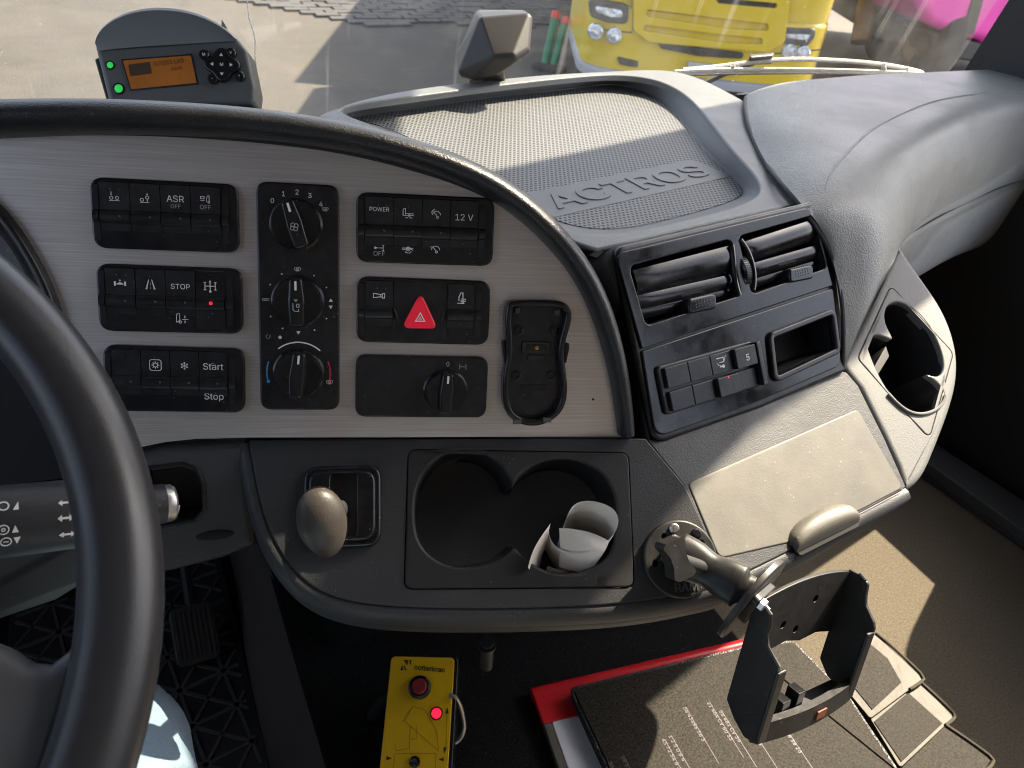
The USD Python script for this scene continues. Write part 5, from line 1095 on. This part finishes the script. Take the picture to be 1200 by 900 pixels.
for x, w_ in ((0, wall), (HW, wallr)):
    e = np.array([(HD, -.039), (HD, -HH - .003)]); s = 1 if x == 0 else -1
    obj('front_lip', rhull([H.at(x + (-.002 if s > 0 else .002), a[1], a[0] - .001) for a in e] + [H.at(x + s * .0055, a[1], a[0] - .001) for a in e], .0016), 'mount_black', hd)
    obj('top_lip', tube(H.o + np.array([H.u * (x - s * .0015) + H.v * y + H.n * z for z, y in KZ * np.array([(.010, .003), (.018, .0), (.0212, -.012), (.0195, -.022), (.025, -.034), (.044, -.046)])]), .0019, 8), 'mount_black', hd)
obj('inner_bulge', plate(rounded([(.006, -.035), (.030, -.050), (.032, -.085), (.008, -.075)], .008), 0, .004, .002), 'black_gloss', hd, Fr(H.at(HW, 0, 0), -H.n, H.v)) if False else None
bb = spl([(0, .024), (HW * .3, .029), (HW * .6, .030), (HW, .026)], 16); rows = []
for x, z in bb: rows.append([H.at(x, -HH + .012, z), H.at(x, -HH + .012, z + .006), H.at(x, -HH - .006, z + .0075), H.at(x, -HH - .010, z + .001), H.at(x, -HH - .004, z - .006)])
obj('base_bar', skin(rows, closed=True, cap=True), 'mount_black', hd)
obj('base_ledge', rhull([H.at(.004, -HH, .016), H.at(HW - .004, -HH, .016), H.at(.004, -HH, .026), H.at(HW - .004, -HH, .027)], .002), 'black_matt', hd)
cf_ = H.sub(HW * .34, -HH + .004, .020); obj('connector', cat([box(.030, .012, .010, 0, 0, -.004, .001), box(.010, .020, .010, -.009, .006, -.002, .001), box(.009, .024, .011, .007, .008, -.002, .001)]), 'black_gloss', hd, cf_)
obj('badge', T(box(.012, .008, .0012, 0, 0, 0, .0004), 0, 0, 0), 'badge_brown', hd, Fr(H.at(HW * .58, -HH + .002, .0372), H.u, H.v))

# yellow remote control
RM = facing(P(492, 845, .90), .60, .02)
rf_, rw_, rh_ = RM.quad((459, 769.5), (532, 771.5), (526, 905), (445, 902))
rc = thing('crane_remote', 'yellow crane control panel with a red button and lit red lamp, on the carpet', 'remote control', rf_)
rw2, rh2 = rw_, rh_ * 1.75; yo = rh_ / 2 - rh2 / 2
obj('face', T(plate(rrect(rw2, rh2, .006, 5), 0, .003, .0010), 0, yo), 'notter_yellow', rc, rf_)
obj('body', T(plate(rrect(rw2 + .004, rh2 + .002, .006, 5), -.055, .0005, .002), .003, yo), 'black_satin', rc, rf_)
obj('stand', T(plate(rrect(rw2 * .7, rh2 * .8, .006, 5), -.16, -.05, .002), .003, yo - .02), 'black_matt', rc, rf_)
q = lambda a, b: rf_.p(a, b, .003)
x, y = q(492, 806); r = np.linalg.norm(q(505, 806) - q(492, 806)); k = obj('push_button', T(lathe([(r * 1.02, 0), (r * 1.0, .005), (r * .80, .0065), (r * .74, .004)], 32), x, y, .003), 'black_satin', rc, rf_)
obj('button_cap', T(lathe([(r * .70, .003), (r * .68, .0085), (r * .58, .0100), (0, .0104)], 32), x, y, .003), 'button_red', k, rf_)
x, y = q(511.5, 836); r = np.linalg.norm(q(518, 836) - q(511.5, 836)); k = obj('lamp_bezel', T(lathe([(r * 1.15, 0), (r * 1.1, .0012), (r * .92, .0013), (r * .9, .0002)], 24), x, y, .003), 'black_satin', rc, rf_); obj('lamp', T(lathe([(r * .92, .0002), (r * .7, .0022), (0, .003)], 24), x, y, .003), 'lamp_red', k, rf_)
x, y = q(486, 893); r = np.linalg.norm(q(492.5, 893) - q(486, 893)); obj('lower_button', T(lathe([(r, 0), (r * .95, .003), (r * .5, .004), (0, .0025)], 24), x, y, .003), 'black_gloss', rc, rf_)
a_, b_ = q(485, 782.5), q(521, 786); tl = text('notterkran', .006, .0003, True, center=False); tl.apply_scale((np.linalg.norm(b_ - a_) / tl.bounds[1, 0],) * 2 + (1,)); obj('lettering', T(tl, a_[0], a_[1] - .002, .0031, rz=math.atan2(b_[1] - a_[1], b_[0] - a_[0])), 'print_black', rc, rf_)
x, y = q(475.5, 779.5); s = .0062
obj('emblem', icon(unary_union([tri((-1, -1), (-.35, -1), (-.7, .1)), tri((-.55, 1), (.35, 1), (.35, -.1)), tri((-.35, .1), (.35, -1), (.0, -1), (-.35, -.4)), tri((.55, 1), (1, 1), (1, -.2))]), s, x, y, .0031), 'print_black', rc, rf_)
ln = lambda *p: LineString([q(*w) for w in p])
draw = unary_union([l.buffer(.00022) for l in (ln((474, 845), (484, 828), (498, 832), (512, 858), (514, 880), (494, 862), (474, 845)), ln((484, 828), (476, 838), (472, 846)), ln((481, 850), (480, 866), (488, 866), (488, 850)), ln((463, 872), (464, 880), (480, 877), (480, 868)), ln((463, 883), (511, 883)), ln((463, 883), (461, 900)), ln((511, 883), (510, 900)), ln((524, 833), (522.5, 877)))])
obj('line_drawing', flat(draw, .0031, .0033), 'print_brown', rc, rf_)
arrows = unary_union([Polygon([q(*w) for w in t]) for t in (((522, 836), (526, 836), (524.3, 829)), ((519.5, 876), (523.5, 876), (521, 884)), ((453, 886), (453, 891), (459.5, 888.7)), ((520, 887.5), (520, 892.5), (514, 890))) ])
[obj('arrow_mark', flat(g_, .0031, .0034), 'print_black', rc, rf_) for g_ in arrows.geoms]
kc2 = thing('steel_loop', 'bent bare steel loop sticking out beside the yellow control panel', 'wire loop', Fr(P(540, 850, .93), (1, 0, 0), (0, 1, 0)))
obj('wire', tube(spl(np.array([P(528, 815, .91), P(537, 822, .92), P(543, 842, .925), P(543, 858, .925), P(536, 869, .92), P(525, 870, .915)]), 30), .0028, 10), 'steel', kc2)
pg = thing('black_cable', 'thick black cable looping out beside the yellow control panel', 'cable', Fr(P(440, 850, 1.0), (1, 0, 0), (0, 1, 0)))
obj('loop', tube(spl(np.array([P(462, 815, .96), P(445, 826, .97), P(434, 850, .98), P(431, 880, .98), P(432, 930, .98)]), 30), .008, 12), 'black_matt', pg)
bt = thing('bracket', 'small yellowish bolt bracket under the console edge', 'bracket', Fr(P(570, 765, .75), (1, 0, 0), (0, 1, 0)))
obj('stem', tube(np.array([P(571, 752, .74), P(571, 768, .755), P(570, 780, .77)]), .0065, 14), 'black_matt', bt); obj('washer', tube(np.array([P(571, 756, .742), P(571, 758.5, .744)]), .0085, 18), 'mount_black', bt)

# binder, wallet and sleeves on the carpet
ZB = .125
FO = Fr(hitz(623, 808, ZB), hitz(869, 751, ZB) - hitz(623, 808, ZB), np.cross(UP, hitz(869, 751, ZB) - hitz(623, 808, ZB)))
bl = np.linalg.norm(hitz(869, 751, ZB) - hitz(623, 808, ZB)) + .02
bn = thing('ring_binder', 'white binder with a red spine lying on the carpet under a black wallet', 'binder', FO.sub(bl / 2, -.13, -.025))
obj('spine', tube(np.array([FO.at(x, -.004, -.008) for x in np.linspace(0, bl, 12)]), .0095, 16), 'folder_red', bn)
obj('spine_strip', plate(rrect(bl, .045, .002, 3, bl / 2, -.026), -.010, .0, .0012), 'folder_red', bn, FO)
obj('cover', plate(rrect(bl - .012, .215, .003, 3, bl / 2 + .006, -.156), -.010, -.001, .001), 'folder_card', bn, FO)
obj('cover_edge', plate(rrect(.010, .215, .001, 2, .006, -.156), -.012, -.0015, .0008), 'lid_grey', bn, FO)
obj('pages', plate(rrect(bl - .02, .23, .002, 2, bl / 2, -.15), -.025, -.0105, .001), 'paper_white', bn, FO)
px_ = lambda a, b, h: FO.p(a, b, h)
wt = thing('wallet', 'thick black document wallet printed with rows of numbers, half in shadow', 'wallet', FO.sub(.19, -.15, 0))
w0, w1, w2 = px_(667, 806, .018), px_(868, 760, .018), px_(713, 903, .018); wu = nz(w1 - w0); wv = nz(w2 - w0); wL = np.linalg.norm(px_(990, 795, .018) - w0) * .985
c_ = [w0, w0 + wu * np.linalg.norm(w1 - w0) * 1.0, px_(1000, 830, .018) , px_(1055, 905, .018), px_(1080, 960, .018), w0 + wv * .26]
c_ = [px_(667, 806, .018), px_(872, 757, .018), px_(930, 750, .018), px_(997, 818, .018), px_(1052, 900, .018), px_(1090, 960, .018), px_(745, 975, .018)]
wp = rounded(c_, [.008, .004, .01, .01, .004, .004, .01], 4)
for k in range(5):
    obj('leaf', plate(inset(ccw(wp), .0012 + .0016 * (k % 2) - (.0016 if k == 4 else 0)), .001 + .0035 * k, .0038 + .0035 * k, .0013), 'wallet_black', wt, FO)
obj('printed_film', plate(inset(ccw(wp), .004), .018, .0196, .0006), 'sleeve_film', wt, FO)
tv = nz(px_(1110 / 3 + 600 + 233 - 0, 0, .02) - w0) if False else wv
rowsx = [((712, 893), '30 25'), ((727, 886), '58 52 26'), ((775, 866), '43 72 54 8 2'), ((783, 862), '1 2 5 0 8 4'), ((800, 829), '58 43486 56 3'), ((828, 823), '21 484 CV 60 33'), ((842, 833), '56 481 CV 39'), ((880, 858), '33 58'), ((920, 858), '38 38 25')]
for (a, b), tx in rowsx:
    o_ = px_(a, b, .02); m = text(tx, .0048, .0002, center=False); obj('printed_number', T(m, o_[0], o_[1], .0197, rz=math.atan2(wv[1], wv[0])), 'print_lilac', wt, FO)
    obj('printed_line', T(box(.075, .0006, .0002), o_[0] + wv[0] * .04 + .004, o_[1] + wv[1] * .04, .0197, rz=math.atan2(wv[1], wv[0])), 'print_lilac', wt, FO)
def sleeve(label, m1, pts, h, edge=None, inner=None):
    s = thing('plastic_sleeve', label, 'plastic sleeve', FO.sub(*FO.p(*pts[0], h), h))
    obj('sheet', plate(rounded([px_(a, b, h) for a, b in pts], .004, 4), h - .0016, h, .0006), m1, s, FO)
    if inner: obj('insert', plate([px_(a, b, h) for a, b in inner], h, h + .0012, .0004), 'sleeve_film', s, FO)
    if edge:
        w_ = np.array([FO.at(*px_(a, b, h), h + .001) for a, b in edge]); obj('welded_edge', tube(spl(w_, 12, pch=True), .0022, 8), 'sleeve_clear', s)
sleeve('grey plastic sleeve with dark inserts sticking out beyond the wallet', 'sleeve_clear', [(1010, 728), (1030, 746), (1083, 795), (1066, 808), (1020, 842), (985, 800)], -.002, [(1026, 742), (1083, 794), (1066, 808)], [(1016, 752), (1040, 772), (1056, 800), (1022, 832), (996, 800)])
sleeve('clear plastic sleeve with a dark page, next below the first one', 'sleeve_clear', [(1066, 806), (1080, 801), (1119, 838), (1108, 850), (1055, 900), (1020, 842)], -.006, [(1080, 801), (1119, 838), (1108, 850)], [(1064, 812), (1104, 848), (1056, 893), (1024, 846)])
sleeve('curled shiny plastic sleeve nearest the bottom edge of the photo', 'sleeve_film', [(1108, 850), (1150, 880), (1163, 888), (1152, 905), (1130, 960), (1010, 960), (1058, 898)], -.004, [(1108, 850), (1150, 879), (1163, 889), (1154, 904)])

# ------------------------------------------------------------------ outside: yard, trucks, posts, wiper
g = obj('ground', T(box(120, 120, .1), 10, 30, ROAD - .1), 'yard', smooth=False); tag(g, 'grey worn asphalt of the truck yard, partly sunlit', kind='structure')
rs = np.random.default_rng(5); st = []
for j in range(34):
    for i in range(54):
        x = -6 + i * .31 + (.155 if j % 2 else 0) + rs.normal(0, .008); y = 9.35 + j * .165 + rs.normal(0, .006)
        if y < 9.6 + .16 * abs(x - 3.4) + .25 * math.sin(2.1 * x) or x < .9 - (j - 16) * .15: continue
        st.append(T(box(.29, .148, .05, 0, 0, 0), x, y, ROAD - .030 + rs.uniform(0, .012), rz=rs.normal(0, .02)))
tag(obj('sett_paving', cat(st), 'sett_stone', smooth=False), 'rows of grey stone setts across the yard', kind='stuff')
# wiper
wi = thing('wiper', 'long dusty windscreen wiper resting along the bottom of the glass', 'wiper', Fr(WS.hitp(920, 80, -.03), (1, 0, 0), (0, 1, 0)))
wpt = lambda pts, h: np.array([WS.hitp(a, b, h) for a, b in pts])
obj('blade', tube(spl(wpt([(790, 85), (860, 82), (940, 82), (1020, 84), (1082, 86.5)], -.012), 40), .0042, 8, sq=.6), 'wiper_dusty', wi)
obj('frame', tube(spl(wpt([(800, 82), (850, 77), (890, 72), (930, 69.5), (970, 70.5), (1020, 74), (1060, 80), (1080, 85)], -.022), 40), .0040, 8), 'wiper_dusty', wi)
obj('rubber', tube(spl(wpt([(792, 88), (940, 85.5), (1080, 88.5)], -.008), 30), .0025, 6), 'mat_rubber', wi)
obj('pivot', rhull(list(wpt([(880, 66), (905, 64), (903, 73), (878, 74)], -.035)) + list(wpt([(880, 68), (903, 66)], -.02)), .003), 'camera_black', wi)
obj('arm', tube(wpt([(892, 70), (850, 86), (815, 102)], -.04), .005, 8), 'camera_black', wi)
for a, b in ((812, 81), (858, 76), (1035, 76), (1062, 81)): obj('claw', tube(wpt([(a, b), (a + 1, b + 6)], -.016), .0045, 8), 'wiper_dusty', wi)
# yellow truck
y0_ = hitz(681, 86, ROAD + .34); YT = Fr(y0_, (math.cos(rad(26)), -math.sin(rad(26)), 0), UP); tw = 2.34
yt = thing('yellow_truck', 'bright yellow truck cab parked in the yard facing the windscreen', 'truck', Fr(YT.at(tw / 2, -.34, -1), YT.u, np.cross(UP, YT.u)))
yp = lambda pts, h=0.0: YT.poly(pts, h)
def cabbody(y0, y1, m, par, front=0.0, r=.32, depth=2.0, name='cab', w0=0.0):
    plan = rounded([(w0, -depth), (w0, front), (tw - w0, front), (tw - w0, -depth)], [.05, r, r, .05], 8)      # x, depth
    mm = plate(plan, y0, y1, .04); v = mm.vertices; w_ = YT.w(np.c_[v[:, 0], v[:, 2]], v[:, 1]); obj(name, trimesh.Trimesh(w_, mm.faces, process=False), m, par, smooth=40)
cabbody(0.0, .62, 'truck_yellow', yt, 0.0, .40, 2.0, 'bumper'); cabbody(.60, 3.0, 'truck_yellow', yt, -.05, .30, 2.0, 'cab', .03)
cabbody(-.03, .07, 'chassis_grey', yt, .02, .40, 1.6, 'bumper_trim', -.02)
grp = rounded(yp([(742, -40), (742, 36), (760, 50), (900, 62), (920, 50), (930, -40)], .03), .06, 4)
slots = [rounded(yp(q_, .03), .025, 3) for q_ in ([(758, 11), (830, 20), (900, 28), (901, 36), (860, 34), (757, 19)], [(755, 29), (830, 39), (893, 45), (894, 52), (850, 50), (754, 36)], [(837, -3), (911, 4), (910, 10), (842, 4)], [(757, -8), (830, -1), (905, 8), (905, 12), (830, 6), (757, -1)])]
obj('grille', plate(grp, -.02, .035, .012, holes=slots[:3], hb=.006), 'truck_yellow', yt, YT)
obj('grille_backing', plate(grp, -.05, -.01, .005), 'truck_slot', yt, YT)
obj('lower_slot', plate(rounded(yp([(768, 46), (820, 56), (872, 62), (870, 69), (820, 66), (775, 57)], .02), .03, 4), -.01, .025, .008), 'truck_slot', yt, YT)
for pts_ in ([(690, -2), (737, 6), (736, 29), (712, 27), (692, 20)], [(914, 32), (957, 34), (955, 44), (947, 55), (914, 51)]):
    hl = obj('headlight', plate(rounded(yp(pts_, .015), .05, 4), -.12, .02, .02), 'truck_dark', yt, YT); obj('lens', plate(rounded(inset(ccw(yp(pts_, .02)), .05), .04, 4), .0, .03, .012), 'headlamp', hl, YT)
for a, b in ((698, 38), (720, 42), (925, 61), (941, 63)):
    x, y = YT.p(a, b, .02); obj('fog_lamp', T(lathe([(.075, -.02), (.07, .02), (.055, .03), (.05, .022), (0, .035)], 20), x, y, .0), 'headlamp', yt, YT)
obj('windshield', plate(rrect(tw - .35, .95, .08, 4, tw / 2, 2.15), -.06, -.03, .01), 'truck_glass', yt, YT)
bx = plate([(.05, -8.0), (.05, -2.3), (tw - .05, -2.3), (tw - .05, -8.0)], .5, 3.3, .03); v = bx.vertices; obj('added_cargo_box', trimesh.Trimesh(YT.w(np.c_[v[:, 0], v[:, 2]], v[:, 1]), bx.faces, process=False), 'truck_yellow', yt)  # unseen box behind the cab, added for its sun shadow
for x in (.22, tw - .22):
    for d in (-1.2, -5.8):
        w_ = lathe([(0, -.15), (.45, -.15), (.5, -.10), (.5, .10), (.45, .15), (0, .15)], 28); obj('wheel', place(w_, Fr(YT.at(x, .16, d), YT.n, UP)), 'tyre', yt)
for q_ in ([(742, -40), (744, -40), (743.5, 37), (741.5, 36)], [(690, 33), (741, 38), (741, 39.5), (690, 34.5)], [(905, 63), (962, 58), (962, 59.5), (905, 64.5)], [(929, -40), (930.5, -40), (918, 52), (916.5, 51)]):
    obj('panel_gap', plate(yp(q_, .02), .0, .004, .0005), 'truck_slot', yt, YT)
obj('number_plate', plate(rounded(yp([(806, 72), (866, 79), (864, 89), (806, 82)], .03), .01, 2), .0, .035, .004), 'wiper_dusty', yt, YT)
obj('bumper_step', plate(rounded(yp([(722, 66), (748, 72), (748, 80), (726, 76)], .02), .02, 3), -.01, .012, .004), 'truck_slot', yt, YT)
# dark machine between the trucks
d0 = hitz(1020, 78, ROAD); MDF = Fr(d0, YT.u, UP)
dk = thing('dark_truck', 'dark brown machine with a wheel, parked between the yellow and pink trucks', 'truck', MDF)
obj('body', box(1.5, 3.0, 1.3, .45, .9, .45, .08), 'truck_dark', dk, Fr(MDF.o, MDF.u, np.cross(UP, MDF.u))); 
ydir = np.cross(UP, MDF.u); MB_ = Fr(MDF.o, MDF.u, ydir)
obj('cabin', box(1.2, 1.5, 1.6, .45, 1.5, 1.7, .1), 'truck_dark', dk, MB_)
obj('boom', tube(np.array([MB_.at(-.40, -.35, .35), MB_.at(-.35, .1, 1.2), MB_.at(-.2, .6, 2.4)]), .13, 10), 'plough_brown', dk); obj('boom', tube(np.array([MB_.at(-.12, -.3, .5), MB_.at(0, .2, 1.3), MB_.at(.1, .7, 2.4)]), .09, 10), 'plough_brown', dk)
wq = obj('wheel', place(lathe([(0, -.16), (.45, -.16), (.52, -.10), (.52, .10), (.45, .16), (0, .16)], 30), Fr(MB_.at(.35, -.62, .52), MB_.v * 1.0, UP)), 'tyre', dk); obj('rim', place(lathe([(.36, -.17), (.34, -.19), (.26, -.17), (0, -.16)], 24), Fr(MB_.at(.35, -.80, .52), MB_.u, UP)), 'plough_brown', wq)
obj('marker_lamp', T(box(.16, .06, .30, 0, 0, 0, .02), 1.28, -.70, .28), 'amber_lens', dk, MB_)
# pink truck
p0_, p1_ = hitz(1092, 62, ROAD + .45), hitz(1240, 66, ROAD + .45); PF = Fr(p0_, p1_ - p0_, UP)
pk = thing('pink_truck', 'bright pink truck cab at the right edge of the windscreen', 'truck', Fr(PF.at(1.2, -.45, -1), PF.u, np.cross(UP, PF.u)))
pko = rounded(PF.poly([(1066, -420), (1074, 0), (1086, 28), (1112, 41), (1152, 50), (1166, 70), (1260, 74), (1330, 60), (1330, -420)], .0), [.05, .1, .25, .2, .1, .1, .1, .2, .05], 5)
obj('cab', plate(pko, -2.0, 0.0, .12, seg=5), 'truck_pink', pk, PF, smooth=50)
obj('slot', plate(rounded(PF.poly([(1128, 40), (1142, 41), (1154, -2), (1141, -4)], .02), .02, 3), -.02, .012, .005), 'truck_slot', pk, PF)
obj('bumper', plate(rounded(PF.poly([(1092, 36), (1155, 52), (1160, 76), (1096, 66)], .0), .05, 4), -1.0, -.03, .03), 'truck_dark', pk, PF)
for q_ in ([(1180, 4), (1197, 2), (1195, 16), (1181, 18)], [(1172, 30), (1184, 27), (1182, 40), (1172, 42)]): obj('sticker', plate(rounded(PF.poly(q_, .01), .01, 2), 0.0, .008, .002), 'sticker_yellow', pk, PF)
for x in (.3, 2.0): obj('wheel', place(lathe([(0, -.15), (.45, -.15), (.5, 0), (.45, .15), (0, .15)], 28), Fr(PF.at(x, .05, -1.0), PF.n, UP)), 'tyre', pk)
# green posts with red caps
for (a, b), (c, d), lb in (((648, 82), (664, 22), 'green post with a red cap, the one nearer the yellow truck'), ((638, 80), (652, 15), 'green post with a red cap, the one farther from the yellow truck')):
    q0 = hitz(a, b, ROAD); dist = (q0 - EYE) @ CF; q1 = P(c, d, dist * 1.0); gp = thing('green_post', lb, 'post', Fr(q0, (1, 0, 0), (0, 1, 0)))
    obj('post', tube(np.array([q0, q0 * .12 + q1 * .88]), .05, 10), 'green_paint', gp); obj('cap', tube(np.array([q0 * .12 + q1 * .88, q1]), .055, 10), 'red_paint', gp); obj('foot', lathe([(0, 0), (.16, 0), (.15, .04), (.06, .06), (0, .06)], 20), 'tyre', gp, Fr(q0, (1, 0, 0), (0, 1, 0)))
